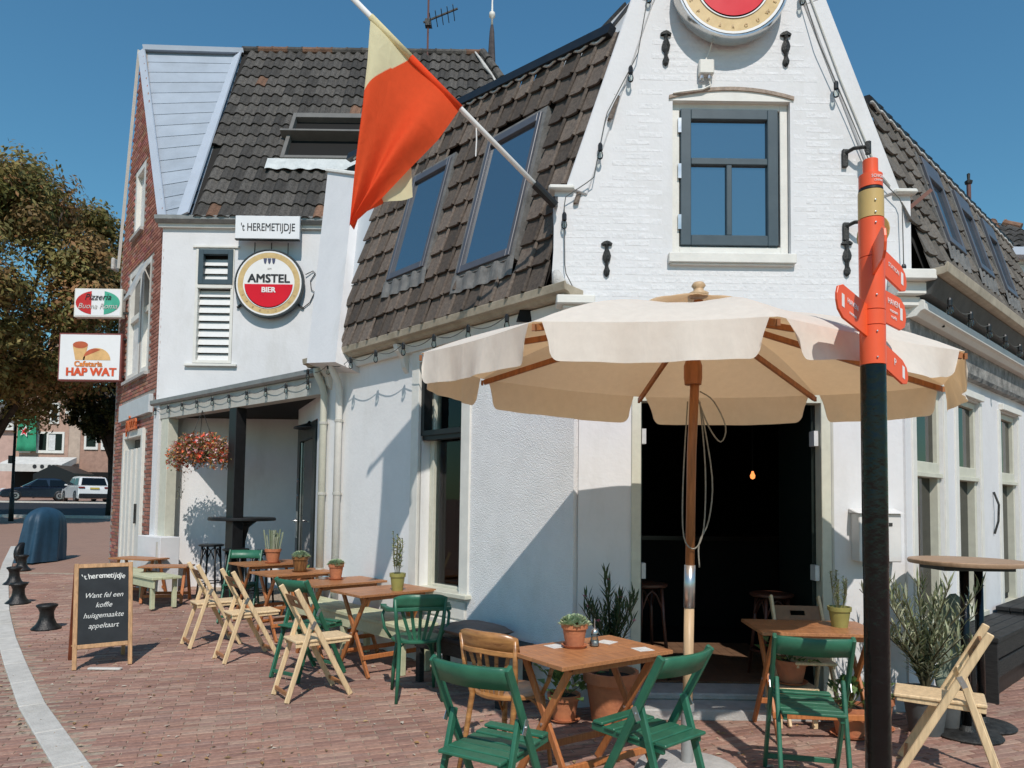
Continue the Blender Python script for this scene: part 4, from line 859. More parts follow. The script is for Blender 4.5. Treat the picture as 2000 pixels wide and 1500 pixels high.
for x in (-.28, 0, .28): mb.beam((-4.10+x, YA-.06, 5.70-abs(x)*.3), (-4.10+x, YA-.06, 5.88), .012, .012)
mb.obj('hanger', IRON, bs)
for a in (215, 325):
    mb = MB(); mb.beam((-4.10+.57*math.cos(R(a)), YA-.04, 5.165+.57*math.sin(R(a))), (-4.10+.68*math.cos(R(a)), YA-.02, 5.165+.68*math.sin(R(a))), .03, .03); mb.obj('wall_clip', IRON, bs)
mb = MB(); mb.tube([(-3.52, YA-.04, 5.35), (-3.40, YA-.02, 5.42), (-3.36, YA-.02, 5.38), (-3.44, YA-.02, 5.25), (-3.42, YA-.02, 5.10), (-3.36, YA-.02, 5.06), (-3.44, YA-.02, 4.88), (-3.56, YA-.02, 4.78)], .008, 5); mb.obj('cable', IRON, bs)
beer_sign('gable_beer_sign', 'large chrome rimmed round sign with red centre high on white gable', 1.705, YC-.03, 5.735, .455, .13, .66)
nb = root('name_board', "white board lettered 't HEREMETIJDJE above the round sign", 'sign', (-4.12, YA-.2, 5.88))
mb = MB(); mb.b2((-4.655, YA-.23, 5.885), (-3.585, YA-.17, 6.275)); mb.obj('board', mat('sign_white', (.8, .8, .8), .35, .02), nb, bevel=.006)
mb = MB(); mb.b2((-4.655, YA-.235, 5.87), (-3.585, YA-.165, 5.884)); mb.obj('lower_rail', IRON, nb)
text("'t HEREMETIJDJE", .185, (-4.11, YA-.233, 6.075), (1, 0, 0), (0, 0, 1), BLACKP, nb, sx=.70, bold=.001)

# ------------------------------------------------------------------ background
DY = 56.
def hz(py): return 1.6+(964-py)/FPX*DY
def hx(px): return (px-1000)/FPX*DY
def house(name, label, x0, x1, z1, m, wins, par_h=.5, gable_=None):
    r_ = root(name, label, 'house', ((x0+x1)/2, DY, gz(0, DY)), 'houses across the square'); z0 = gz(0, DY)-.3
    mb = MB(); mb.b2((x0, DY, z0), (x1, DY+9, z1)); wl_ = mb.obj('wall', m, r_)
    if gable_:
        mb = MB(); mb.prism([(gx, DY, gz_) for gx, gz_ in gable_], (0, 3, 0)); mb.obj('stepped_gable', m, r_)
    else:
        mb = MB(); mb.prism([(x0-.1, DY, z1+.45), (x1+.1, DY, z1+.45), (x1-.6, DY+4, z1+3), (x0+.6, DY+4, z1+3)], (0, .2, -.1)); mb.obj('roof', TILE_A, r_)
    mb = MB(); mb.b2((x0-.15, DY-.35, z1-.1), (x1+.15, DY+.1, z1+.45)); mb.obj('cornice', W_TRIM, r_)
    for a, c, p, q in wins:
        mb = MB(); P_ = lambda t, z, o: (t, DY-o, z); rect_frame(mb, P_, a, c, p, q, .16, -.02, .10, wb=.22); f = mb.obj('window', W_TRIM, r_)
        mb = MB(); mb.b2((a+.14, DY-.03, p+.2), (c-.14, DY-.01, q-.14)); mb.obj('pane', GLASS_D, f)
        if c-a > 1.5:
            mb = MB(); mb.b2((a+(c-a)*.36, DY-.09, p+.2), (a+(c-a)*.36+.14, DY-.005, q-.1)); mb.obj('mullion', W_TRIM, f)
            mb = MB(); mb.b2((a+(c-a)*.42, DY-.035, p+.25), (a+(c-a)*.66, DY-.028, q-.2)); mb.obj('curtain', mat('white_blind', (.72, .72, .70), .6), f)
    return r_
HB1 = mat('pink_beige_brickwork', (.42, .27, .205), .9, .12, 3, .2, stains=.15); HB2 = mat('grey_beige_brickwork', (.44, .34, .27), .9, .12, 3, .2); HB3 = mat('dusky_pink_plaster', (.46, .31, .26), .9, .1, 2, .2); HB4 = mat('brown_pink_brickwork', (.36, .22, .165), .9, .15, 3, .2)
house('town_house', 'low pinkish house with white cornice at far left behind lamp post', hx(-75), hx(24), hz(838), HB3, [(hx(-40), hx(-18), hz(895), hz(855))])
house('town_house', 'tall beige stepped-gable house with narrow arched window across the square', hx(25), hx(131), hz(742), HB1, [(hx(93), hx(112), hz(826), hz(784)), (hx(70), hx(124), hz(884), hz(842)), (hx(36), hx(58), hz(884), hz(842))], gable_=[(hx(60), hz(745)), (hx(124), hz(745)), (hx(118), hz(690)), (hx(104), hz(680)), (hx(104), hz(660)), (hx(82), hz(660)), (hx(82), hz(680)), (hx(66), hz(690))])
house('town_house', 'narrow grey-beige house with white capital between two brick houses', hx(131.5), hx(154), hz(807), HB2, [])
house('town_house', 'brownish pink house with white framed sash windows beside brick corner', hx(154.5), hx(230), hz(812), HB4, [(hx(163), hx(190), hz(876), hz(828)), (hx(196), hx(222), hz(876), hz(828))])
aw_ = root('shop_awning', 'long white awning with dark emblems over the far shopfronts', 'awning', (hx(110), DY-1.6, hz(915)))
mb = MB(); mb.prism([(hx(34), DY-.4, hz(892)), (hx(34), DY-2.2, hz(908)), (hx(34), DY-2.2, hz(922)), (hx(34), DY-2.1, hz(922)), (hx(34), DY-.4, hz(902))], (hx(155)-hx(34), 0, 0)); mb.obj('canopy', mat('awning_white', (.66, .64, .60), .8, .1, 2), aw_)
for k in range(4):
    mb = MB(); half_disc(mb, hx(104+k*14), hz(908)-.18, .16, .16, 0, 360, DY-2.22); mb.obj('emblem', BLACKP, aw_)
sf = MB(); sf.b2((hx(33), DY-.3, gz(0, DY)), (hx(228), DY-.02, hz(920))); o = sf.obj('shopfront', DARKIN); tag(o, 'dark shopfront glazing below the white awning', 'shopfront')
tn = root('market_tent', 'black tent roof behind the white car', 'tent', (hx(172), DY-4.2, gz(0, 52)))
mb = MB(); mb.prism([(hx(140), 51.5, hz(928)), (hx(175), 51.5, hz(911)), (hx(214), 51.5, hz(926)), (hx(214), 51.5, hz(945)), (hx(140), 51.5, hz(945))], (0, 2.5, 0)); mb.obj('cover', BLACK, tn)
for px_ in (141, 213):
    mb = MB(); mb.beam((hx(px_), 51.6, gz(0, 51.6)), (hx(px_), 51.6, hz(940)), .1, .1); mb.obj('pole', IRON, tn)
bn = root('green_banner', 'green banner with white-edged red star hung on far house', 'banner', (hx(56), DY-.5, hz(880)))
mb = MB(); mb.grid(lambda u, v: (hx(37+38*u), DY-.45+.10*math.sin(u*9+v*2), hz(881-74*v)), 14, 6); mb.obj('cloth', mat('banner_green', (.03, .26, .14), .8, .1, 2), bn, smooth=True, solid=.02)
def star(mb, cx_, cz_, r, y):
    mb.face([(cx_+(r if k % 2 == 0 else r*.42)*math.sin(k*math.pi/5+.2), y, cz_+(r if k % 2 == 0 else r*.42)*math.cos(k*math.pi/5+.2)) for k in range(10)])
mb = MB(); star(mb, hx(55), hz(843), .48, DY-.62); mb.obj('star_outline', WHITEP, bn)
mb = MB(); star(mb, hx(55), hz(843), .33, DY-.64); mb.obj('red_star', RED, bn)
lp = root('street_lamp', 'dark slim lamp post with small box, left of the green banner', 'lamp post', (hx(27)*.5, DY*.5, gz(0, 28)))
lx, ly = (26-1000)/FPX*27, 27.; lz = gz(0, 27)
mb = MB(); mb.tube([(lx, ly, lz), (lx, ly, lz+.9), (lx, ly, lz+.92), (lx, ly, lz+5.2)], [.09, .085, .055, .045], 10); mb.obj('pole', IRON, lp, smooth=True)
mb = MB(); mb.lathe([(.05, 0), (.20, .1), (.16, .45), (.05, .55)], 10, (lx, ly, lz+5.2)); mb.obj('lantern', IRON, lp)
mb = MB(); mb.box((lx-.1, ly, lz+2.35), (.16, .12, .3)); mb.obj('control_box', BLACK, lp)
# church spire, mast and a roof behind on the right
sp = root('church_spire', 'slender dark spire with white ball far behind the pantiled ridge', 'spire', ((948-1000)/FPX*70, 70, 0))
sx0 = (948-1000)/FPX*70
mb = MB(); mb.b2((sx0-2.2, 67.8, 0), (sx0+2.2, 72.2, 27)); mb.obj('tower', HB4, sp)
mb = MB(); mb.lathe([(2.6, 27), (1.5, 33), (.62, 41.5), (.46, 45.2), (.24, 49.5), (.14, 50.2)], 8, (sx0, 70, 0)); mb.obj('spire', mat('slate_brown', (.075, .06, .06), .7, .3, 2), sp)
mb = MB(); mb.lathe([(.14, 49.8), (.10, 50.9), (.32, 51.1), (.30, 51.5), (.1, 51.7), (.06, 53.4), (0, 53.5)], 10, (sx0, 70, 0)); mb.obj('finial', W_TRIM, sp, smooth=True)
bk = root('rear_house', 'white boarded house with hipped tile roof behind the right facade', 'house', (10.6, 14.5, .1))
xr0 = (1962-1000)/FPX*13.2; ze = 1.6+(990-488)/FPX*13.2
mb = MB(); mb.b2((xr0, 13.2, 0), (xr0+5, 18, ze-.12)); mb.obj('wall', W_TRIM, bk)
for k in range(24):
    mb = MB(); mb.b2((xr0-.02, 13.165, ze-.2-k*.17), (xr0+5, 13.199, ze-.2-k*.17+.155)); mb.obj('board', W_TRIM, bk)
mb = MB(); mb.b2((xr0-.25, 12.9, ze-.12), (xr0+5.2, 18.2, ze+.03)); mb.obj('gutter', ZEDGE, bk)
xl, xm, zt_ = (1925-1000)/FPX*13.6, (1962-1000)/FPX*14.2, 1.6+(990-418)/FPX*14.2
mb = MB(); mb.add([(xl, 13.0, ze+.03), (xl+2.2, 13.0, ze+.03), (xm, 14.4, zt_), (xl, 17, ze+.03)], [(0, 1, 2), (0, 2, 3)]); rr_ = mb.obj('hipped_roof', TILE_A, bk)
lay(rr_, None, lambda u, v: A3(xl+2.2*u, 13.0, ze+.05)+(A3(xm, 14.4, zt_+.02)-A3(xm, 13.0, ze+.05))*v, 10, 5, mA[:3], lambda c, u, v: (xl+2.2*u > xl+(xm-xl)*v) and (xl+2.2*u < xl+2.2-(xl+2.2-xm)*v))
for k in range(4):
    p = A3(xl, 13.0, ze+.05)+(A3(xm, 14.4, zt_+.04)-A3(xl, 13.0, ze+.05))*k/4; q = A3(xl+2.2, 13.0, ze+.05)+(A3(xm, 14.4, zt_+.04)-A3(xl+2.2, 13, ze+.05))*k/4
    for p_, e_ in ((p, A3(xm-xl, 1.4, zt_-ze)), (q, A3(xm-xl-2.2, 1.4, zt_-ze))):
        d = e_/np.linalg.norm(e_); x = np.cross(d, A3(0, -.7, .7)); x /= np.linalg.norm(x); mkobj('ridge_tile', rt2, rr_, fr(p_, x, np.cross(d, x), d))
ms_ = root('vent_mast', 'thin reddish pole above the right tiled roof', 'pole', ((1905-1000)/FPX*11, 11, 4))
mx_ = (1905-1000)/FPX*11; mb = MB(); mb.tube([(mx_, 11, 4.2), (mx_, 11, 1.6+(988-345)/FPX*11)], .032, 8); mb.obj('tube', mat('rusty_mast', (.13, .06, .05), .6), ms_)
mb = MB(); zt2 = 1.6+(988-345)/FPX*11; mb.lathe([(.05, 0), (.06, .04), (.02, .07), (.025, .16), (0, .18)], 8, (mx_, 11, zt2)); mb.obj('cap', IRON, ms_)
# trees
def tree(name, label, x, y, zc, rx, rz_, th, nleaf, tones, leaf, seed, zlo=None):
    rnd = random.Random(seed); z0 = gz(x, y); r_ = root(name, label, 'tree', (x, y, z0), 'trees on the square')
    mb = MB(); mb.tube([(x, y, z0-.1), (x+.05, y, z0+1.2), (x-.05, y, z0+th), (x+.1, y, zc+rz_*.3)], [.38*rx/4.3, .30*rx/4.3, .24*rx/4.3, .06], 10)
    for k in range(9):
        a = k*2.4+rnd.random(); s = A3(x, y, z0+th*rnd.uniform(.75, 1.1)); e = A3(x+rx*.75*math.cos(a), y+rx*.75*math.sin(a), zc+rz_*rnd.uniform(-.3, .6)); mb.tube([s, (s+e)/2+A3(0, 0, .4), e], [.12, .08, .03], 6)
    mb.obj('trunk', mat('tree_bark', (.06, .045, .035), .95, .3, 6, .5), r_, smooth=True)
    cl = []
    for k in range(230):
        a, b_ = rnd.uniform(0, 6.283), math.asin(rnd.uniform(-.97, 1)); rr = rnd.uniform(.55, 1.0)**.6
        cl.append((A3(x+rx*rr*math.cos(a)*math.cos(b_), y+rx*rr*math.sin(a)*math.cos(b_), zc+rz_*rr*math.sin(b_)), rnd.uniform(.5, .95)*rx/4.3, rnd.choice(tones)))
    ng = np.random.default_rng(seed); ix = ng.integers(0, len(cl), nleaf); CC = np.array([c for c, _, _ in cl])[ix]; CR = np.array([q for _, q, _ in cl])[ix]
    TN = np.array([t for _, _, t in cl])[ix]; alt = ng.random(nleaf) > .8; TN[alt] = np.array(tones)[ng.integers(0, len(tones), alt.sum())]; TN = TN*ng.uniform(.65, 1.35, (nleaf, 1))
    d = ng.normal(size=(nleaf, 3))*[1, 1, .75]; d /= np.linalg.norm(d, axis=1, keepdims=True); p = CC+d*(CR*ng.uniform(.35, 1.05, nleaf))[:, None]
    n = d+ng.normal(size=(nleaf, 3))*.5+[0, 0, .4]; n /= np.linalg.norm(n, axis=1, keepdims=True); u = np.cross(n, ng.normal(size=(nleaf, 3))); u /= np.linalg.norm(u, axis=1, keepdims=True); v = np.cross(n, u)
    sz = (leaf*ng.uniform(.6, 1.3, nleaf))[:, None]; quad = np.stack([p-u*sz, p-v*sz*.45+n*sz*.12, p+u*sz, p+v*sz*.45+n*sz*.12], 1).reshape(-1, 3)
    me = bpy.data.meshes.new('crown'); me.vertices.add(len(quad)); me.vertices.foreach_set('co', quad.ravel()); me.loops.add(len(quad)); me.loops.foreach_set('vertex_index', np.arange(len(quad), dtype=np.int32))
    me.polygons.add(nleaf); me.polygons.foreach_set('loop_start', np.arange(0, 4*nleaf, 4, dtype=np.int32)); me.polygons.foreach_set('loop_total', np.full(nleaf, 4, dtype=np.int32)); me.update(calc_edges=True)
    at = me.color_attributes.new('tone', 'FLOAT_COLOR', 'CORNER'); at.data.foreach_set('color', np.concatenate([np.repeat(TN, 4, 0), np.ones((4*nleaf, 1))], 1).astype(np.float32).ravel())
    me.materials.append(LEAF); mkobj('crown', me, r_); return r_
AUT = [(.22, .19, .06), (.25, .20, .065), (.19, .18, .055), (.30, .18, .07), (.36, .19, .085), (.23, .15, .06), (.28, .24, .085), (.16, .155, .05)]
tree('chestnut_tree', 'large autumn-tinged tree left of the brick house', (-45-1000)/FPX*25, 25., 8.95, 5.3, 4.45, 2.4, 130000, AUT, .10, 3)
tree('chestnut_tree', 'small tree with shade-darkened leaves behind the snack bar sign beside brick corner', (216-1000)/FPX*31, 31., 5.6, 1.8, 1.65, 3.0, 14000, [(.03, .04, .014), (.05, .055, .018), (.07, .075, .022), (.10, .09, .03)], .11, 5)  # leaf tones darkened to paint in the shade on this tree

# ------------------------------------------------------------------ parasol
UC = A3(1.06, 4.22, 0); UT = A3(1.09, 4.12, 2.765)
par = root('parasol', 'large cream octagonal parasol with wooden pole on round grey base', 'parasol', (UC[0], UC[1], 0))
cpx = [(1042, 628, 3.34), (1520, 618, 3.27), (1885, 686, 3.85), (1842, 752, 4.60), (1592, 772, 5.02), (1248, 775, 5.02), (942, 740, 4.85), (822, 690, 4.22)]
UK = [depth(x, y, d) for x, y, d in cpx]
apex = UT.copy()
for k in range(8):
    a, c = UK[k], UK[(k+1) % 8]
    def panel(u, v, a=a, c=c):
        e = a+(c-a)*u; r0 = .14; p = apex+(e-apex)*(r0+(1-r0)*v)
        sag = .30*v*(1-v)-.055*math.sin(math.pi*u)*v*(1.15-v)*1.6+.03*math.sin(u*17+k)*v*v*(1-v)*math.sin(math.pi*u)
        return p+A3(0, 0, sag)
    mb = MB(); mb.grid(panel, 10, 9); mb.obj('canopy_panel', UMB, par, smooth=True)
    mid = (a+c)/2; out = mid-A3(UC[0], UC[1], mid[2]); out /= np.linalg.norm(out)
    def flap(u, v, a=a, c=c, out=out, k=k):
        e = a+(c-a)*(.035+.93*u)+A3(0, 0, -.055*math.sin(math.pi*u)*.24)
        ed = min(u, 1-u); L = .195*(1-.5*(1-math.sqrt(max(0, 1-(max(0, .09-ed)/.09)**2))))
        sh = .03*(1-min(1, ed/.08))*(1 if u < .5 else -1)*v
        fold = .006*math.sin(u*31+k*2)*v+.018*math.sin(u*11+k)*v
        lift = .45 if k == 1 else (.25 if k == 2 else 0)
        return e+(c-a)*sh+out*(.012*v+fold+lift*.22*v*math.sin(math.pi*u)**2)-A3(0, 0, L*v*(1-lift*.45*math.sin(math.pi*u*(1.6 if k == 1 else 1))**2))
    mb = MB(); mb.grid(flap, 60, 6); mb.obj('valance', UMBV, par, smooth=True)
    mb = MB(); mb.beam(apex+A3(0, 0, -.05)+(a-apex)*.03, a+A3(0, 0, -.03)-(a-apex)*.01, .022, .035); mb.obj('rib', UWOOD, par, bevel=.003)
    mb = MB(); mb.beam(a+A3(0, 0, -.012), a+A3(0, 0, -.045), .016, .016); mb.obj('rib_tip', UWOOD, par)
    def cap(u, v, a=a, c=c):
        e = a+(c-a)*u; h = A3(e[0]-apex[0], e[1]-apex[1], 0); return apex+A3(0, 0, .065)+h*.20*v+A3(0, 0, -.055*v+.014*math.sin(math.pi*u)*v)
    mb = MB(); mb.grid(cap, 6, 3); mb.obj('vent_flap', UMB, par, smooth=True)
mb = MB(); mb.lathe([(.055, 0), (.06, .02), (.03, .035), (.03, .05), (.042, .065), (.03, .085), (0, .09)], 14, apex+A3(0, 0, .05)); mb.obj('finial', UWOODL, par, smooth=True)
mb = MB(); mb.tube([(UC[0], UC[1], .98), (UC[0]+.01, UC[1]-.02, 1.9), apex+A3(0, 0, .03)], .027, 14); mb.obj('upper_pole', UWOOD, par, smooth=True)
mb = MB(); mb.tube([(UC[0], UC[1], .98), (UC[0]+.0027, UC[1]-.0054, 1.23)], .0325, 14); mb.obj('pole_sleeve', STEEL, par, smooth=True)
mb = MB(); mb.tube([(UC[0]-.012, UC[1], .30), (UC[0], UC[1], .98)], .029, 14); mb.obj('lower_pole', UWOODL, par, smooth=True)
mb = MB(); mb.lathe([(.05, -.06), (.055, -.02), (.055, .05), (.042, .09)], 12, (UC[0]+.01, UC[1]-.05, 2.36)); mb.obj('runner_hub', UWOOD, par, smooth=True, auto=40)
mb = MB(); mb.lathe([(.036, .06), (.036, .38), (.041, .38), (.041, .42), (.03, .42)], 14, (UC[0]-.012, UC[1], 0)); mb.obj('socket_tube', mat('grey_socket', (.38, .38, .37), .5, .1, 6, metal=.4), par, smooth=True, auto=40)
mb = MB(); mb.lathe([(.30, .01), (.305, .03), (.29, .055), (.10, .085), (.05, .09)], 32, (UC[0]-.012, UC[1], 0)); mb.obj('base_plate', CONC, par, smooth=True, auto=40)
for pts in ([(0.03, -.05, 2.24), (.10, -.06, 2.05), (.17, -.06, 1.96), (.20, -.06, 2.05), (.13, -.06, 2.2), (.05, -.05, 2.26)],
            [(.05, -.05, 2.2), (.08, -.06, 1.8), (.07, -.06, 1.45), (.02, -.05, 1.33), (-.045, -.05, 1.4), (-.05, -.05, 1.7), (-.02, -.04, 2.2)],
            [(.06, -.05, 2.15), (.12, -.06, 1.75), (.10, -.06, 1.5), (.045, -.05, 1.36), (.05, -.04, 1.22)]):
    from_ = [A3(UC[0], UC[1], 0)+A3(*p) for p in pts]; dn = []
    for i in range(len(from_)-1):
        p_1, p0_, p1_, p2_ = from_[max(i-1, 0)], from_[i], from_[i+1], from_[min(i+2, len(from_)-1)]
        for s in (0, .25, .5, .75): dn.append(.5*((2*p0_)+(-p_1+p1_)*s+(2*p_1-5*p0_+4*p1_-p2_)*s*s+(-p_1+3*p0_-3*p1_+p2_)*s**3))
    mb = MB(); mb.tube(dn+[from_[-1]], .0045, 5); mb.obj('rope', ROPE, par, smooth=True)

# ------------------------------------------------------------------ flag
fb, ft = depth(1068, 384, YC-.10), depth(694, 2, 4.95)
flag = root('flag', 'red and cream flag on white pole slanting out from the gable', 'flag', fb)
fd = ft-fb
mb = MB(); mb.tube([fb-fd*.01, fb+fd*1.02], .021, 10); mb.obj('pole', WHITEP, flag, smooth=True)
mb = MB(); mb.lathe([(.024, 0), (.032, .02), (.026, .05), (0, .055)], 10, fb+fd*1.02, (lambda z: (np.cross(z, A3(0, 1, 0))/np.linalg.norm(np.cross(z, A3(0, 1, 0))), np.cross(z, np.cross(z, A3(0, 1, 0)))/np.linalg.norm(np.cross(z, A3(0, 1, 0))), z))(fd/np.linalg.norm(fd))); mb.obj('pole_knob', BLACK, flag)
mb = MB(); mb.tube([fb-fd*.05, fb+fd*.07], .034, 10); mb.beam(fb-fd*.03, PC(.33, 4.02, -.05), .05, .08); mb.obj('pole_bracket', BLACK, flag)
def polept(px):      # point on the pole at pixel column px
    lo, hi = 0., 1.
    for _ in range(40):
        m = (lo+hi)/2; p = fb+fd*m-C0; x = 1000+FPX*(p@cX)/(p@cFw)
        if x > px: lo = m
        else: hi = m
    return fb+fd*lo
h0, h1 = polept(724), polept(899)
mb = MB(); mb.tube([polept(802), h1], .026, 10); mb.obj('hoist_sleeve', FLAGR, flag, smooth=True)
mb = MB(); mb.tube([h0, polept(802.5)], .026, 10); mb.obj('hoist_sleeve', FLAGC, flag, smooth=True)
tip = depth(684, 443, 4.98)
Lft = [depth(726, 48, h0[1]), depth(719, 120, 4.97), depth(711, 205, 4.95), depth(697, 320, 4.96), tip]
Rgt = [h1, depth(855, 270, 5.12), depth(800, 325, 5.08), depth(745, 385, 5.02), depth(690, 438, 4.99)]
def spl(P, s):
    f = s*(len(P)-1); i = min(int(f), len(P)-2); return P[i]+(P[i+1]-P[i])*(f-i)
def fcloth(u, v):
    hp = h0+(h1-h0)*u; l, r_ = spl(Lft, v), spl(Rgt, v); p = l+(r_-l)*u
    if v < .25: p = p*(v/.25)+(l*(1-u)+r_*u+(hp-(Lft[0]*(1-u)+Rgt[0]*u)))*(1-v/.25)
    return p+A3(0, -.10*math.sin(u*9.5+.4)*v**.6*(1-.5*v)-.03*math.sin(u*17+v*3)*v, 0)
NU, NV = 110, 110; mb = MB(); vsf = [fcloth(i/NU, j/NV) for j in range(NV+1) for i in range(NU+1)]
for j in range(NV):
    for i in range(NU):
        u, v = (i+.5)/NU, (j+.5)/NV; mb.mi = 1 if u < .44*(1-v/.43)+.04*math.sin(v*9)*0 else 0
        ids = [j*(NU+1)+i, j*(NU+1)+i+1, (j+1)*(NU+1)+i+1, (j+1)*(NU+1)+i]; mb.f.append(tuple(ids)); mb.m.append(mb.mi); mb.t.append((1, 1, 1))
mb.v = [tuple(map(float, p)) for p in vsf]; mb.obj('cloth', [FLAGR, FLAGC], flag, smooth=True)
mb = MB(); q = [depth(803, 318, 5.16), depth(806, 385, 5.16), depth(750, 397, 5.10), depth(742, 380, 5.08)]; mb.grid(lambda u, v: (q[0]*(1-v)+q[1]*v)*(1-u)+(q[3]*(1-v)+q[2]*v)*u+A3(0, .02*math.sin(u*5), 0), 5, 5); mb.obj('folded_corner', FLAGC, flag, smooth=True)
mb = MB(); q = [depth(752, 370, 5.09), depth(748, 398, 5.09), depth(712, 415, 5.04), depth(735, 375, 5.05)]; mb.grid(lambda u, v: (q[0]*(1-v)+q[1]*v)*(1-u)+(q[3]*(1-v)+q[2]*v)*u, 3, 3); mb.obj('folded_hem', FLAGR, flag, smooth=True)
mb = MB(); kp = polept(930); mb.tube([kp, kp+A3(.005, 0, -.12), kp+A3(.0, 0, -.25)], .005, 5); mb.obj('tie_cord', WHITEP, flag)

# ------------------------------------------------------------------ signpost
SD = 3.30; sx1 = (1709-1000)/FPX*SD; pr = .0565
post_ = root('signpost', 'black pole with orange-red direction arms and ochre sleeve in front of cafe', 'signpost', (sx1, SD, 0))
def szp(py): return depth(1711, py, SD)[2]
def sleeve(nm, z0, z1, r, m, gap=.002):
    mb = MB(); mb.lathe([(r, z0+gap), (r, z1-gap)], 24, (sx1, SD, 0)); o = mb.obj(nm, m, post_, smooth=True, auto=40); return o
mb = MB(); mb.lathe([(pr*.98, 0), (pr*.98, .6), (pr*.96, 1.30), (pr*.96, 1.31), (pr*.99, 1.312), (pr*.99, szp(715))], 24, (sx1, SD, 0)); mb.obj('pole', mat('worn_black_pole', (.005, .0045, .005), .19, .3, 14, .25, 20, spec=.4), post_, smooth=True, auto=40)
zc = [szp(y) for y in (714, 638, 608, 505, 430, 378)]
for a, c in zip(zc[:4], zc[1:5]): sleeve('sleeve', a, c, pr, ORANGE)
sleeve('ochre_sleeve', szp(430), szp(376), pr, POSTY); sleeve('black_ring', szp(376), szp(370), pr*.95, BLACK); sleeve('top_sleeve', szp(370), szp(343), pr*.93, ORANGE); sleeve('top_spigot', szp(343), szp(313), pr*.60, ORANGE)
def cyl_text(body, size, z, r, m, sx=.8, off=0):
    w_ = size*.62*sx*len(body)
    for i, ch in enumerate(body):
        a = (-w_/2+(i+.5)*size*.62*sx)/r+off; xd = A3(math.cos(a), math.sin(a), 0); text(ch, size, (sx1+r*1.01*math.sin(a), SD-r*1.01*math.cos(a), z), xd, (0, 0, 1), m, post_, sx=sx, ext=.0005)
cyl_text('SCHAGEN', .022, szp(353), pr*.95, WHITEP, .75, .25); cyl_text('CENTRUM', .014, szp(361), pr*.95, WHITEP, .75, .25)
for y in (400, 423, 443, 490, 535, 582, 652, 702):
    mb = MB(); mb.lathe([(.0045, 0), (.004, .004), (0, .005)], 8, (sx1-.008, SD-pr-.001, szp(y)), (A3(1, 0, 0), A3(0, 0, 1), A3(0, -1, 0))); mb.obj('rivet', STEEL, post_)
def arm(nm, z, L, h, az, lines=(), sh=0.):
    d = A3(math.cos(az), math.sin(az), 0); n = A3(d[1], -d[0], 0); n = n if n[1] < 0 else -n; c = A3(sx1, SD, z)
    tl = [(pr*.6, -h*.5), (L-.05, -h*.5), (L-.012, -h*.34), (L, -h*.1), (L, h*.1), (L-.012, h*.34), (L-.05, h*.5), (pr*.6, h*.5)]; tl = [(u, v+sh*(u-pr*.6)) for u, v in tl]
    mb = MB(); mb.prism([c+d*u+Z3*v-n*.006 for u, v in tl], n*.012); o = mb.obj(nm, ORANGE, post_, bevel=.002)
    xd = d if d[0] > 0 else -d
    for t, sz, v, s0 in lines: text(t, sz, c+d*((L+pr)/2)+Z3*(v+sh*(L-pr)/2)+n*.0085, (xd+Z3*sh*(1 if d[0] > 0 else -1))/math.sqrt(1+sh*sh), Z3, WHITEP, o, sx=.8, ext=.0006)
    mb = MB(); mb.prism([c+d*u+Z3*v+n*.0065 for u, v in [(u_, v_+sh*(u_-pr*.6)) for u_, v_ in ((L-.055, -.03), (L-.035, -.03), (L-.035, .03), (L-.055, .03))]], n*.0012); mb.obj('pictogram', WHITEP, o)
arm('direction_arm', szp(632), .30, .155, R(214), (('HAVEN', .035, .022, 0), ('centrum', .022, -.025, 0)), .30)
arm('direction_arm', szp(495), .30, .13, R(33), (('STATION', .03, 0, 0),), -.35)
arm('direction_arm', szp(588), .28, .16, R(32), (('HAVEN', .04, .03, 0), ('museum', .025, -.01, 0), ('markt', .025, -.04, 0)), -.15)
arm('direction_arm', szp(680), .30, .12, R(33), (('P', .05, 0, 0),), -.40)
arm('direction_arm', szp(515), .34, .14, R(252))
mb = MB(); mb.lathe([(.085, -.004), (.085, .004)], 20, (sx1+.06, SD+.10, szp(440)), (A3(.5, -.86, 0), Z3, A3(.86, .5, 0))); mb.obj('round_plate', POSTY, post_)

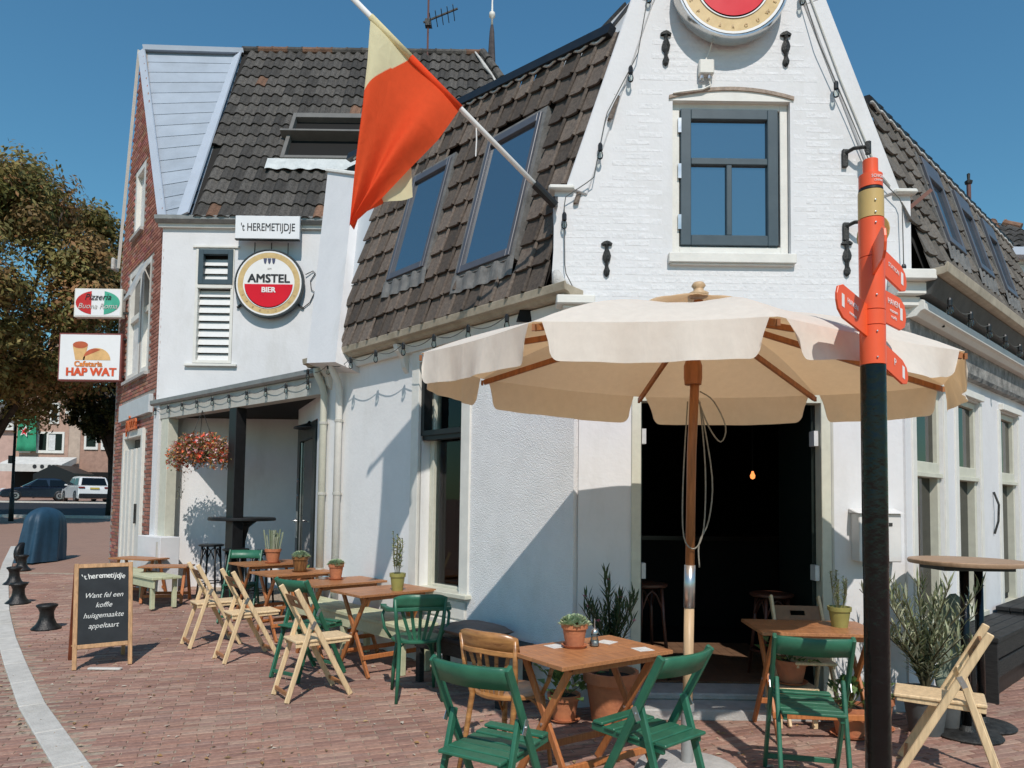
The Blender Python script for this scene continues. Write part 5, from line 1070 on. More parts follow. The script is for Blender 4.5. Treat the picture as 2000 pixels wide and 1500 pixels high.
# ------------------------------------------------------------------ furniture kinds
def chair_fold(kind):
    r_ = root('folding_chair', '', 'chair'); w = .40 if kind == 'green' else .36; m = GREENP if kind == 'green' else BIRCH
    top, foot = A3(0, -.235, .87), A3(0, .235, 0); hin = top+(foot-top)*.33
    for s in (-1, 1):
        X_ = A3(s*w/2, 0, 0)
        mb = MB(); mb.beam(top+X_, foot+X_, .022, .042, (0, 1, .5)); mb.obj('long_leg', m, r_, bevel=.005)
        Y_ = A3(s*(w/2-.026), 0, 0); mb = MB(); mb.beam(hin+Y_+A3(0, -.01, .03), A3(0, -.28, 0)+Y_, .022, .04, (0, 1, .5)); mb.obj('short_leg', m, r_, bevel=.005)
        mb = MB(); mb.beam(A3(s*(w/2-.055), -.21, .425), A3(s*(w/2-.055), .24, .435), .02, .035); mb.obj('seat_rail', m, r_, bevel=.003)
        mb = MB(); mb.beam(hin+A3(s*(w/2+.0115), .0, .03), hin+A3(s*(w/2+.0115), -.03, -.03), .003, .03, (0, 1, 0)); mb.tube([hin+A3(s*(w/2-.01), -.01, .0), hin+A3(s*(w/2+.017), -.01, .0)], .006, 6); mb.obj('hinge_plate', STEEL, r_)
    for y, z, nm in ((-.265, .06, 'rear_stretcher'), (.20, .075, 'front_stretcher')):
        mb = MB(); ww = w/2-.03 if y < 0 else w/2-.01; mb.beam((-ww, y, z), (ww, y, z), .018, .03); mb.obj(nm, m if kind == 'green' else TEAK, r_, bevel=.003)
    if kind == 'green':
        for k in range(6):
            y = -.20+k*.078; mb = MB(); mb.beam((-w/2+.035, y, .452+.012*(k == 5)-.004*(k in (2, 3))), (w/2-.035, y, .452+.012*(k == 5)-.004*(k in (2, 3))), .064, .016); mb.obj('seat_slat', m, r_, bevel=.004)
        zt, zb = .865, .765
    else:
        mb = MB(); mb.box((0, .02, .452), (w-.07, .47, .022)); mb.obj('seat', m, r_, bevel=.006); zt, zb = .80, .70
    if kind == 'green':
        def bk_(u, v):
            z = zb+(zt-zb)*v; f = (.87-z)/.87; x = -w/2+.004+(w-.008)*u; return A3(x, -.235+.47*f-.045*math.sin(math.pi*u)-.008, z)
        mb = MB(); mb.grid(bk_, 12, 2); mb.obj('backrest', m, r_, smooth=True, solid=.018)
    else:
        mb = MB()
        for a, c, p, q in ((-w/2+.012, w/2-.012, zb, zb+.032), (-w/2+.012, w/2-.012, zt-.034, zt), (-w/2+.012, -.055, zb+.032, zt-.034), (.055, w/2-.012, zb+.032, zt-.034)):
            f = lambda z: -.235+.47*(.87-z)/.87
            mb.hexa([(a, f(p)-.007, p), (c, f(p)-.007, p), (c, f(p)+.007, p), (a, f(p)+.007, p)], [(a, f(q)-.007, q), (c, f(q)-.007, q), (c, f(q)+.007, q), (a, f(q)+.007, q)])
        mb.obj('backrest', BIRCHB, r_)
    return r_
def chair_bow(m, ms):
    r_ = root('bow_armchair', '', 'chair')
    mb = MB(); mb.lathe([(.0, .440), (.195, .440), (.208, .448), (.208, .462), (.195, .470), (.12, .464), (0, .460)], 24); mb.obj('seat', ms, r_, smooth=True, auto=50)
    for sx_ in (-1, 1):
        mb = MB(); mb.tube([(sx_*.135, .14, .445), (sx_*.165, .175, .2), (sx_*.175, .19, 0)], [.019, .017, .013], 8); mb.obj('leg', m, r_, smooth=True)
        mb = MB(); mb.tube([(sx_*.20, -.215, .80), (sx_*.185, -.19, .6), (sx_*.155, -.155, .445), (sx_*.165, -.20, .2), (sx_*.18, -.245, 0)], [.013, .016, .018, .017, .013], 8); mb.obj('leg', m, r_, smooth=True)
        mb = MB(); mb.tube([(sx_*.25, .10, .695), (sx_*.275, .06, .64), (sx_*.26, .03, .54), (sx_*.205, .05, .455)], .013, 8); mb.obj('arm_support', m, r_, smooth=True)
        mb = MB(); mb.tube([(sx_*.165, .165, .25), (sx_*.12, .12, .36), (sx_*.05, .11, .425)], .008, 6); mb.tube([(sx_*.165, .165, .25), (sx_*.15, .08, .38), (sx_*.15, 0, .43)], .008, 6); mb.obj('leg_brace', m, r_, smooth=True)
    def rail(u, v):
        a = math.pi*(1.0+u); x = .265*math.cos(a)*(1+.02*math.sin(a)); y = .10 if False else -.02+.235*math.sin(a); t = abs(u-.5)*2
        if t > .75: y += (t-.75)*.52
        return (x, y, .70+.03*(1-t)), v
    n = 24; mb = MB(); vs = []
    for i in range(n+1):
        (x, y, z), _ = rail(i/n, 0); r0 = math.hypot(x, y+.02)+1e-6; ox, oy = x/r0, (y+.02)/r0
        for dr_, dz in ((.022, -.016), (.022, .016), (-.022, .016), (-.022, -.016)): vs.append((x+ox*dr_, y+oy*dr_, z+dz))
    fs = [(i*4+k, i*4+(k+1) % 4, (i+1)*4+(k+1) % 4, (i+1)*4+k) for i in range(n) for k in range(4)]+[(0, 1, 2, 3), (n*4+3, n*4+2, n*4+1, n*4)]
    mb.add(vs, fs); mb.obj('arm_rail', m, r_, bevel=.005)
    mb = MB(); mb.grid(lambda u, v: (-.21+.42*u, -.262+.08*(2*u-1)**2-.02*v, .735+(.105-.03*(2*u-1)**4)*v), 14, 3); mb.obj('crest_board', m, r_, smooth=True, solid=.02)
    for k in range(5):
        s = (k-2)/2; mb = MB(); mb.beam((s*.065, -.165, .46), (s*.155, -.235+.03*s*s, .745), .026, .008, (0, 1, 0)); mb.obj('back_slat', m, r_, bevel=.002)
    return r_
def table_fold(l=.82, w=.54, h=.735, mt=None):
    r_ = root('folding_table', '', 'table'); mt = mt or TEAK
    n = 4
    for k in range(n):
        mb = MB(); y0 = -w/2+w*k/n; mb.b2((-l/2, y0+.0008, h-.022), (l/2, y0+w/n-.0008, h)); mb.obj('top_plank', mt, r_, bevel=.002)
    for sx_ in (-1, 1):
        x = sx_*(l/2-.10)
        for q, s in enumerate((-1, 1)):
            xx = x+(.013 if q else -.013); mb = MB(); mb.beam((xx, s*(w/2-.045), h-.03), (xx, -s*(w/2-.02), 0), .022, .045, (0, 1, .6)); mb.obj('leg', TEAKL, r_, bevel=.004)
        mb = MB(); mb.tube([(x-.03, 0, h*.5), (x+.03, 0, h*.5)], .008, 6); mb.obj('pivot_bolt', STEEL, r_)
    for s in (-1, 1):
        mb = MB(); mb.beam((-l/2+.10, s*(w/2-.05), h-.04), (l/2-.10, s*(w/2-.05), h-.04), .03, .035); mb.obj('apron', TEAKL, r_, bevel=.003)
        mb = MB(); mb.beam((-l/2+.09, s*(w/2-.09), .17), (l/2-.09, s*(w/2-.09), .17), .02, .04); mb.obj('stretcher', TEAKL, r_, bevel=.003)
    return r_
protos = {}
def put(kind, make, name, label, cat, p, fwd, group=None, z=None):
    """place a thing with local +Y along fwd"""
    if kind not in protos: o = make(); protos[kind] = o
    else: o = copy_tree(protos[kind])
    o.name = name; o.location = (p[0], p[1], (gz(*p)+.013) if z is None else z); o.rotation_euler = (0, 0, math.atan2(fwd[1], fwd[0])-math.pi/2)
    tag(o, label, cat, group); return o
gr = lambda: chair_fold('green'); be = lambda: chair_fold('beige')
CH = 'chairs on the terrace'; TB = 'folding tables on the terrace'
put('g', gr, 'folding_chair', 'green slatted folding chair left of the nearest table, back to viewer', 'chair', (-.06, 3.37), (.5, .86), CH)
put('g', gr, 'folding_chair', 'green slatted folding chair right of the nearest table, by parasol pole', 'chair', (.70, 3.62), (-.66, .75), CH)
put('g', gr, 'folding_chair', 'green folding chair behind the black signpost, seen straight from behind', 'chair', (1.70, 4.10), (.22, .97), CH)
put('g', gr, 'folding_chair', 'green folding chair squeezed behind the nearest pale wooden chair in table row', 'chair', (-1.80, 6.45), (.55, .83), CH)
put('g', gr, 'folding_chair', 'farthest green folding chair, at the end of the table row by the porch', 'chair', (-3.45, 9.1), (.1, -1), CH)
put('b', be, 'folding_chair', 'nearest of three pale wooden folding chairs along the table row', 'chair', (-1.58, 5.82), (.80, .60), CH)
put('b', be, 'folding_chair', 'middle of three pale wooden folding chairs along the table row', 'chair', (-2.58, 7.08), (.78, .62), CH)
put('b', be, 'folding_chair', 'farthest of three pale wooden folding chairs along the table row', 'chair', (-3.20, 7.72), (.78, .62), CH)
put('b', be, 'folding_chair', 'pale wooden folding chair in profile right of the signpost', 'chair', (2.60, 4.30), (-.86, .51), CH)
put('b', be, 'folding_chair', 'pale wooden chair behind the potted table at the door, only its top showing', 'chair', (2.20, 5.33), (-.08, -1), CH)
put('bow_g', lambda: chair_bow(GREENP, GREENP), 'bow_armchair', 'dark green bow-back armchair at near end of table row', 'chair', (-.76, 5.84), (-.25, .97), CH)
put('bow_n', lambda: chair_bow(BROWNC, BROWNC), 'bow_armchair', 'honey-brown bow-back armchair tucked under left edge of nearest table', 'chair', (.0, 4.29), (.6, .8), CH)
tf = lambda: table_fold()
def long_to(v): return (-v[1], v[0])
put('t', tf, 'folding_table', 'nearest orange-brown folding table holding succulent pot and salt shaker', 'table', (.455, 4.12), long_to((.82, .57)), TB)
put('t', tf, 'folding_table', 'folding table by the doorway with olive herb pot, behind green chair', 'table', (2.10, 4.98), long_to((.995, -.06)), TB)
put('t', tf, 'folding_table', 'folding table with olive pot of tall sprigs, nearest in the row', 'table', (-1.19, 6.70), long_to((.74, .68)), TB)
put('t', tf, 'folding_table', 'folding table with terracotta succulent and ashtray, second in the row', 'table', (-1.77, 7.36), long_to((.74, .68)), TB)
put('t', tf, 'folding_table', 'folding table with striped brown cactus pot, third in the row', 'table', (-2.50, 8.20), long_to((.74, .68)), TB)
put('t', tf, 'folding_table', 'folding table with terracotta pot of grey-green spikes, last in the row', 'table', (-3.10, 9.10), long_to((.74, .68)), TB)

# benches
def bench(name, label, P, t0, t1, o0, o1, h, m, planks=3, leg=None):
    a = P((t0+t1)/2, 0, (o0+o1)/2); r_ = root(name, label, 'bench', (a[0], a[1], gz(a[0], a[1]))); zb = gz(a[0], a[1])+.01; n = planks
    for k in range(n):
        mb = MB(); q0 = o0+(o1-o0)*k/n; pbox(mb, P, t0, t1, h-.035, h, q0+.004, o0+(o1-o0)*(k+1)/n-.004); mb.obj('seat_plank', m, r_, bevel=.004)
    mb = MB(); pbox(mb, P, t0+.02, t1-.02, h-.15, h-.036, o1-.05, o1-.025); mb.obj('front_apron', m, r_, bevel=.004)
    k = t0+.08
    while k < t1:
        for o_ in (o0+.03, o1-.08):
            mb = MB(); pbox(mb, P, k, k+.06, zb, h-.036, o_, o_+.05); mb.obj('leg', leg or m, r_, bevel=.003)
        k += max(.6, (t1-t0-.16)/max(1, round((t1-t0)/1.0)))-.02
    return r_
bench('wall_bench', 'long pale sage bench along the white side wall behind the tables', PB, 1.55, 3.85, .14, .52, .46, SAGE, 3)
bench('wall_bench', 'bench with shade-blackened planks under grey cushion at the stucco panel', PB, .22, 1.45, .12, .52, .46, BLACKW, 3)  # black planks paint the parasol's shadow into the bench colour
bench('wall_bench', 'pale sage bench below the porch pier at far end of terrace', PP, 2.5, 4.9, .55, .95, .50, SAGE, 3)
def block_bench(name, label, t0, t1, h, d0=.03, d1=.43):
    a = PD((t0+t1)/2, 0, .2); r_ = root(name, label, 'bench', (a[0], a[1], 0))
    for k in range(4):
        mb = MB(); w_ = (d1-d0)/4; pbox(mb, PD, t0, t1, h-.04, h, d0+k*w_+.003, d0+(k+1)*w_-.003); mb.obj('seat_plank', BLACKW, r_, bevel=.004)
    for k in range(4):
        mb = MB(); w_ = (d1-d0-.02)/4; pbox(mb, PD, t0+.01, t0+.035, .01, h-.041, d0+.01+k*w_+.003, d0+.01+(k+1)*w_-.003); mb.obj('end_board', BLACKW, r_, bevel=.003)
    for z in (.22, .37):
        mb = MB(); pbox(mb, PD, t0+.03, t1, z, z+.13, d1-.04, d1-.012); mb.obj('front_board', BLACKW, r_, bevel=.003)
    mb = MB(); pbox(mb, PD, t0+.036, t1-.05, .01, h-.06, d0+.03, d1-.10); mb.obj('dark_core', BLACK, r_)
block_bench('plank_bench', 'black plank bench along the right facade beside high table', .74, 2.35, .54)
block_bench('plank_bench', 'second, slightly higher black plank bench farther along right facade', 2.42, 4.4, .60, .03, .50)
# low slatted trestle tables at the far left
def trestle(label, p, ang_, l=.62, w=.40, h=.46):
    r_ = root('trestle_table', '', 'table')
    for k in range(4):
        mb = MB(); y0 = -w/2+w*k/4; mb.b2((-l/2, y0+.003, h-.022), (l/2, y0+w/4-.003, h)); mb.obj('top_slat', TEAK, r_, bevel=.002)
    for sx_ in (-1, 1):
        for s in (-1, 1):
            mb = MB(); mb.beam((sx_*(l/2-.06), s*.06, h-.023), (sx_*(l/2-.06), s*(w/2), 0), .03, .04, (1, 0, 0)); mb.obj('leg', TEAKL, r_, bevel=.003)
    for s in (-1, 1):
        mb = MB(); mb.beam((-l/2+.05, s*(w/2-.03), .10), (l/2-.05, s*(w/2-.03), .10), .025, .04); mb.obj('stretcher', TEAKL, r_, bevel=.003)
    r_.location = (p[0], p[1], gz(*p)+.012); r_.rotation_euler = (0, 0, ang_); tag(r_, label, 'table', 'low trestle tables'); return r_
trestle('low slatted wooden trestle table in front of the sage bench', (-5.0, 10.35), R(8), .66, .42, .52)
trestle('low slatted wooden trestle table farther left, beside the chalkboard top', (-5.75, 11.0), R(-20), .8, .42, .55)
# high table by the right facade
ht = root('high_table', 'round weathered high table on two black columns by right facade', 'table', (3.36, 5.16, 0))
htc = A3((1885-1000)/FPX*5.12, 5.12, 1.215)
mb = MB(); mb.lathe([(.368, -.032), (.374, -.02), (.374, -.006), (.368, 0), (0, 0)], 28, htc); mb.obj('tabletop', mat('weathered_tabletop', (.36, .24, .155), .5, .2, 5, .1, grain=(1, 7, 1), c2=(.25, .155, .095)), ht, smooth=True, auto=40)
mb = MB(); mb.box(htc+A3(0, 0, -.052), (.5, .3, .035)); mb.obj('under_frame', BLACK, ht)
for px_, d_ in ((1880, 5.0), (1908, 5.22)):
    xx = (px_-1000)/FPX*d_; mb = MB(); mb.tube([(xx, d_, .03), (xx, d_, 1.15)], .029, 14); c_ = mb.obj('column', mat('worn_black_pole', (.005, .0045, .005), .19, .3, 14, .25, 20), ht, smooth=True)
    mb = MB(); mb.lathe([(.215, .013), (.218, .022), (.205, .032), (.05, .045), (.03, .08)], 28, (xx, d_, 0)); mb.obj('foot_plate', IRON, ht, smooth=True, auto=40)

# ------------------------------------------------------------------ plants and small things
def pot(par_, p, r, h, m, saucer=True, rim=.12):
    x, y, z = p; mb = MB(); mb.lathe([(r*.68, 0), (r*.90, h*.78), (r*.92, h*.78), (r*1.0, h*.79), (r*1.02, h), (r*.9, h), (r*.86, h*.86), (0, h*.86)], 18, (x, y, z+(.012 if saucer else 0))); o = mb.obj('pot', m, par_, smooth=True, auto=35)
    mb = MB(); mb.lathe([(r*.87, h*.87), (0, h*.89)], 12, (x, y, z+(.012 if saucer else 0))); mb.obj('soil', SOIL, par_)
    if saucer:
        mb = MB(); mb.lathe([(r*.80, 0), (r*1.0, .018), (r*.93, .018), (r*.8, .008), (0, .008)], 18, (x, y, z)); mb.obj('saucer', m, par_, smooth=True, auto=35)
def leafblade(mb, p, d, L, w, n=None, bend=.2):
    d = A3(*d); d /= np.linalg.norm(d); s = np.cross(d, A3(0, 0, 1)); s = s if np.linalg.norm(s) > .1 else A3(1, 0, 0); s /= np.linalg.norm(s); up = np.cross(s, d)
    q = p+d*L*.5; e = p+d*L-up*0+A3(0, 0, -bend*L); mb.add([p, q-s*w/2+up*w*.15, e, q+s*w/2+up*w*.15, q], [(0, 1, 4), (1, 2, 4), (2, 3, 4), (3, 0, 4)])
def plant(kind, name, label, p, r, h, potm, rnd=None, group='potted plants', scale=1., saucer=True):
    rn = random.Random(hash(label) & 0xffff if False else len(label)*7+int(p[0]*100)); o = root(name, label, 'plant', p, group); pot(o, p, r, h, potm, saucer); mb = MB(); c = A3(p[0], p[1], p[2]+h)
    if kind == 'succulent':
        for k in range(46):
            a, b_ = rn.uniform(0, 6.28), rn.uniform(.1, 1.4); d = A3(math.cos(a)*math.cos(b_), math.sin(a)*math.cos(b_), math.sin(b_)); q = c+A3(d[0]*r*.8, d[1]*r*.8, d[2]*r*.45-.01); mb.tone = rn.choice([(.36, .47, .28), (.46, .56, .38), (.28, .38, .20), (.50, .54, .36)])
            for j in range(5):
                a2 = a+j*1.256; leafblade(mb, q, d*.8+A3(math.cos(a2), math.sin(a2), .3)*.6,   .040*scale, .027*scale, bend=-.1)
    elif kind == 'sprigs':
        for k in range(11):
            a, t = rn.uniform(0, 6.28), rn.uniform(.03, .25); top = c+A3(math.cos(a)*t*.30, math.sin(a)*t*.30, rn.uniform(.16, .26)*scale); base = c+A3(math.cos(a)*.02, math.sin(a)*.02, -.02); mb.tone = (.16, .15, .07); mb.tube([base, (base+top)/2+A3(math.cos(a), math.sin(a), 0)*.012, top], .0025, 4)
            for j in range(16):
                s = .2+.8*j/16; q = base+(top-base)*s; a2 = j*2.4; mb.tone = rn.choice([(.20, .25, .09), (.27, .31, .13), (.34, .33, .17)]); leafblade(mb, q, A3(math.cos(a2), math.sin(a2), .8), .034*scale, .011*scale)
    elif kind == 'spikes':
        for k in range(34):
            a, t = rn.uniform(0, 6.28), rn.random()**.5*r*.8; q = c+A3(math.cos(a)*t, math.sin(a)*t, -.01); mb.tone = rn.choice([(.34, .38, .26), (.44, .47, .35), (.26, .30, .19)]); H = rn.uniform(.12, .2)*scale; mb.tube([q, q+A3(math.cos(a)*t*.5, math.sin(a)*t*.5, H)], [.008, .011], 5)
    elif kind == 'herb':
        for k in range(70):
            a, b_ = rn.uniform(0, 6.28), rn.uniform(.1, 1.5); d = A3(math.cos(a)*math.cos(b_), math.sin(a)*math.cos(b_), math.sin(b_)); q = c+d*A3(r, r, r*.9)*rn.uniform(.4, 1.1)*scale; mb.tone = rn.choice([(.10, .18, .05), (.16, .24, .08), (.08, .14, .045)]); leafblade(mb, q, d+A3(rn.gauss(0, .4), rn.gauss(0, .4), .2), .06*scale, .035*scale)
            if k % 5 == 0: mb.tone = (.12, .15, .06); mb.tube([c-A3(0, 0, .02), q], .0025, 4)
    mb.obj('foliage', SOLEAF, o); return o
TZ = .748
tp = atz(1122, 1264, TZ); plant('succulent', 'potted_succulent', 'terracotta pot of grey-green succulents on the nearest table', (tp[0], tp[1], TZ), .078, .125, TERRA, scale=1.15)
tp = atz(1640, 1224, TZ); plant('sprigs', 'potted_herb', 'olive green pot of upright herb on the table by the doorway', (tp[0], tp[1], TZ), .078, .14, OLIVEPOT, saucer=False)
tp = atz(776, 1153, TZ); plant('sprigs', 'potted_herb', 'olive green pot of tall wispy sprigs on nearest row table', (tp[0], tp[1], TZ), .075, .16, OLIVEPOT, saucer=False, scale=1.5)
tp = atz(656, 1132, TZ); plant('succulent', 'potted_succulent', 'terracotta pot of low succulents on second row table', (tp[0], tp[1], TZ), .08, .15, TERRA, scale=1.1)
tp = A3(-2.42, 8.18, TZ); plant('succulent', 'potted_cactus', 'brown striped pot with pale cactus on third row table', (tp[0], tp[1], TZ), .095, .16, mat('striped_brown_pot', (.26, .12, .04), .35, .3, 5, grain=(9, 9, .5), c2=(.06, .025, .012)), scale=1.3)
tp = A3(-3.02, 9.02, TZ+.01); plant('spikes', 'potted_spikes', 'terracotta pot of grey-green finger cactus on last row table', (tp[0], tp[1], TZ+.015), .10, .17, TERRA, scale=1.35)
plant('herb', 'leafy_pot_plant', 'bushy green plant in small pot behind the striped cactus pot', (-2.55, 8.75, .47), .10, .14, TERRA, scale=1.3)
tp = atz(1161, 1262, TZ)
ss = root('salt_shaker', 'small glass salt shaker beside the succulent on nearest table', 'shaker', (tp[0], tp[1], TZ))
mb = MB(); mb.lathe([(.026, .001), (.028, .004), (.026, .03), (.018, .055), (.021, .075), (.021, .08)], 14, (tp[0], tp[1], TZ)); mb.obj('glass_body', CLEAR, ss, smooth=True)
mb = MB(); mb.lathe([(.022, .004), (.0235, .005), (.022, .032), (0, .034)], 12, (tp[0], tp[1], TZ)); mb.obj('salt', mat('salt_white', (.8, .8, .78), .9), ss)
mb = MB(); mb.lathe([(.022, .075), (.022, .09), (.012, .102), (.004, .104), (.0035, .16), (0, .16)], 12, (tp[0], tp[1], TZ)); mb.obj('metal_cap', STEEL, ss, smooth=True, auto=40)
for k, (px, py, an, lb) in enumerate(((1085, 1262, .6, 'white card lying left of the succulent on nearest table'), (1255, 1268, .4, 'white card lying at right corner of nearest table'), (1185, 1254, .9, 'white napkin slip behind the salt shaker on nearest table'))):
    q = atz(px, py, TZ+.001); mb = MB(); mb.box((q[0], q[1], TZ+.0012), (.10, .10, .0016), (A3(math.cos(an), math.sin(an), 0), A3(-math.sin(an), math.cos(an), 0), Z3)); mb.box((q[0]+.004, q[1]+.003, TZ+.0029), (.06, .05, .0006), (A3(math.cos(an), math.sin(an), 0), A3(-math.sin(an), math.cos(an), 0), Z3)); tag(mb.obj('table_card', mat('card_white', (.74, .73, .70), .7, .1, 40)), lb, 'card')
q = atz(632, 1131, TZ); mb = MB(); mb.lathe([(.05, 0), (.055, .004), (.055, .028), (.048, .028), (.045, .008), (0, .006)], 16, (q[0], q[1], TZ)); tag(mb.obj('ashtray', STEEL, smooth=True, auto=40), 'round steel ashtray on second row table', 'ashtray')
# cushion
q = PB(.80, .472, .33); mb = MB()
def cush(u, v):
    a, b_ = (u-.5)*2, (v-.5)*2; th = .055*max(0, (1-a**4))**.5*max(0, (1-b_**4))**.5; return q+dB*a*.27+nB*b_*.20, th
nu = 16; top_ = [cush(i/nu, j/10) for j in range(11) for i in range(nu+1)]
mb.add([p+Z3*(.05+t*(1+.08*math.sin(k*1.7))) for k, (p, t) in enumerate(top_)], [(j*17+i, j*17+i+1, (j+1)*17+i+1, (j+1)*17+i) for j in range(10) for i in range(16)])
mb.add([p+Z3*(.05-t*.85) for p, t in top_], [(j*17+i, (j+1)*17+i, (j+1)*17+i+1, j*17+i+1) for j in range(10) for i in range(16)])
tag(mb.obj('seat_cushion', mat('taupe_cushion', (.20, .155, .135), .95, .12, 8, .4, 120), smooth=True), 'taupe cushion lying on the dark bench at the stucco panel', 'cushion')
# oleanders
def oleander(label, p, potr, poth, nst, H, tones, seed, potm=TERRA, spread=.22, flowers=False):
    rn = random.Random(seed); o = root('oleander', label, 'plant', p, 'oleanders by the door'); pot(o, p, potr, poth, potm, False); c = A3(p[0], p[1], p[2]+poth*.9)
    st = MB(); lv = MB(); fl_ = MB()
    for k in range(nst):
        a = k*2.399+rn.random(); t = spread*rn.uniform(.25, 1); h = H*rn.uniform(.5, 1); e = c+A3(math.cos(a)*t, math.sin(a)*t, h); m_ = c+A3(math.cos(a)*t*.25, math.sin(a)*t*.25, h*.5); st.tube([c, m_, e], [.008, .006, .003], 5)
        n = int(16*h/H)+8
        for j in range(n):
            s = .22+.78*j/n; q_ = (c*(1-s)+m_*s if s < .5 else m_*(2-2*s)+e*(2*s-1)); q_ = q_ if s >= .5 else c+(m_-c)*s*2
            for w_ in range(2):
                b_ = j*1.3+w_*3.14+rn.gauss(0, .3); el = .35+.9*s+rn.gauss(0, .15); lv.tone = rn.choice(tones); leafblade(lv, q_, A3(math.cos(b_)*math.cos(el), math.sin(b_)*math.cos(el), math.sin(el)), rn.uniform(.09, .15), .016, bend=.08)
        if flowers and k % 3 == 0:
            for j in range(7): fl_.tone = (.55, .20, .28); leafblade(fl_, e, A3(rn.gauss(0, 1), rn.gauss(0, 1), .6), .03, .02)
    st.obj('stems', mat('green_brown_stem', (.07, .06, .03), .8), o); lv.obj('leaves', SOLEAF, o)
    if flowers: fl_.obj('blossom', SOLEAF, o)
    return o
OT = [(.045, .075, .03), (.06, .095, .04), (.035, .06, .025), (.08, .11, .05)]
oleander('oleander in large terracotta pot left of the cafe doorway', (.74, 5.22, .012),   .20, .36, 16, .80, OT, 4, flowers=True)
OT2 = [(.27, .30, .17), (.35, .37, .23), (.19, .22, .11), (.42, .43, .30)]
oleander('tall pale-leaved oleander right of the doorway behind the signpost', (2.93, 5.05, .012), .155, .30, 30, .80, OT2, 9, potm=mat('grey_planter', (.09, .095, .095), .7, .15, 6), spread=.42)
plant('herb', 'leafy_pot_plant', 'low green bush beside the large terracotta pot at stucco corner', (.40, 5.22, .012), .12, .18, TERRA, scale=2.0)
plant('herb', 'leafy_pot_plant', 'terracotta pot of pale leaves under the doorway table', (2.05, 5.22, .30), .12, .16, TERRA, scale=1.7)
plant('herb', 'leafy_pot_plant', 'low round terracotta pot on the ground under the doorway table', (2.35, 4.95, .012), .13, .20, TERRA, scale=1.3)
plant('herb', 'leafy_pot_plant', 'terracotta pot on the ground right of the signpost', (2.62, 5.10, .012), .11, .22, TERRA, scale=1.2)
pk = root('plant_crate', 'low wooden crate holding a pot under the doorway table', 'crate', (2.05, 5.22, .01))
mb = MB(); mb.b2((1.9, 5.08, .255), (2.2, 5.36, .295)); mb.obj('top_board', BIRCH, pk, bevel=.004)
for x in (1.91, 2.16):
    for y in (5.09, 5.32):
        mb = MB(); mb.b2((x, y, .012), (x+.03, y+.03, .254)); mb.obj('leg', BIRCH, pk)
ct = root('prickly_cactus', 'grey-green paddle cactus leaning among the oleander at right wall', 'plant', (3.10, 5.16, .01))
pot(ct, (3.14, 5.12, .012), .12, .24, MATS['grey_planter'], False)
for (ox, oz, w_, h_, a) in ((0, .5, .085, .20, .25), (.12, .62, .07, .17, -.1), (.02, .82, .075, .16, -.3), (-.05, .34, .06, .12, .3)):
    c = A3(3.14+ox*.7, 5.12, oz); mb = MB(); mb.lathe([(0, -1), (.55, -.9), (.9, -.5), (1, .05), (.85, .6), (.5, .9), (0, 1)], 14, c, (A3(math.cos(a), 0, math.sin(a))*w_, A3(0, .022, 0), A3(-math.sin(a), 0, math.cos(a))*h_)); mb.obj('paddle', mat('cactus_green', (.17, .20, .15), .7, .15, 12, .2), ct, smooth=True)

# chalkboard
ab = root('chalkboard', "folding chalkboard lettered 't heremetijdje in oak frame on the paving", 'sign', (-3.75, 6.6, 0))
bl0, br0 = atz(140, 1310, .012), atz(258, 1297, .012); hx_ = br0-bl0; Wd = np.linalg.norm(hx_); hx_ /= Wd; bkd = A3(-hx_[1], hx_[0], 0); lean = A3(0, 0, 1)*math.cos(R(13))+bkd*math.sin(R(13)); Hh = .965; nb_ = np.cross(hx_, lean)
nb_ = nb_ if nb_[1] < 0 else -nb_
def PBd(u, v, o=0): return bl0+hx_*u+lean*v+nb_*o
for u in (0.018, Wd-.018):
    mb = MB(); mb.beam(PBd(u, .0), PBd(u, Hh), .036, .026, nb_); mb.obj('front_leg', FRAMEW, ab, bevel=.004)
for v in (.20, Hh-.025):
    mb = MB(); mb.beam(PBd(.036, v), PBd(Wd-.036, v), .04, .024, nb_); mb.obj('front_rail', FRAMEW, ab, bevel=.004)
mb = MB(); pbox(mb, PBd, .034, Wd-.034, .22, Hh-.045, -.005, .004); mb.obj('slate', CHALK, ab)
top_c = PBd(0, Hh); lean2 = A3(0, 0, 1)*math.cos(R(16))-bkd*math.sin(R(16))
for u in (.018, Wd-.018):
    t_ = PBd(u, Hh-.01)+bkd*.03; mb = MB(); mb.beam(t_, A3(*(t_-lean2*(t_[2]-.012)/lean2[2])), .036, .026, bkd); mb.obj('rear_leg', FRAMER if u < .1 else FRAMEW, ab, bevel=.004)
tr_ = PBd(0, 0)+bkd*.0; q0 = PBd(.018, Hh-.01)+bkd*.03; q1 = PBd(Wd-.018, Hh-.01)+bkd*.03
mb = MB(); mb.beam(q0-lean2*.82, q1-lean2*.82, .03, .02); mb.obj('rear_rail', FRAMEW, ab)
mb = MB(); mb.hexa([q0-lean2*.80+hx_*.02, q1-lean2*.80-hx_*.02, q1-lean2*.80-hx_*.02+bkd*.005, q0-lean2*.80+hx_*.02+bkd*.005], [q0-lean2*.08+hx_*.02, q1-lean2*.08-hx_*.02, q1-lean2*.08-hx_*.02+bkd*.005, q0-lean2*.08+hx_*.02+bkd*.005]); mb.obj('rear_slate', CHALK, ab)
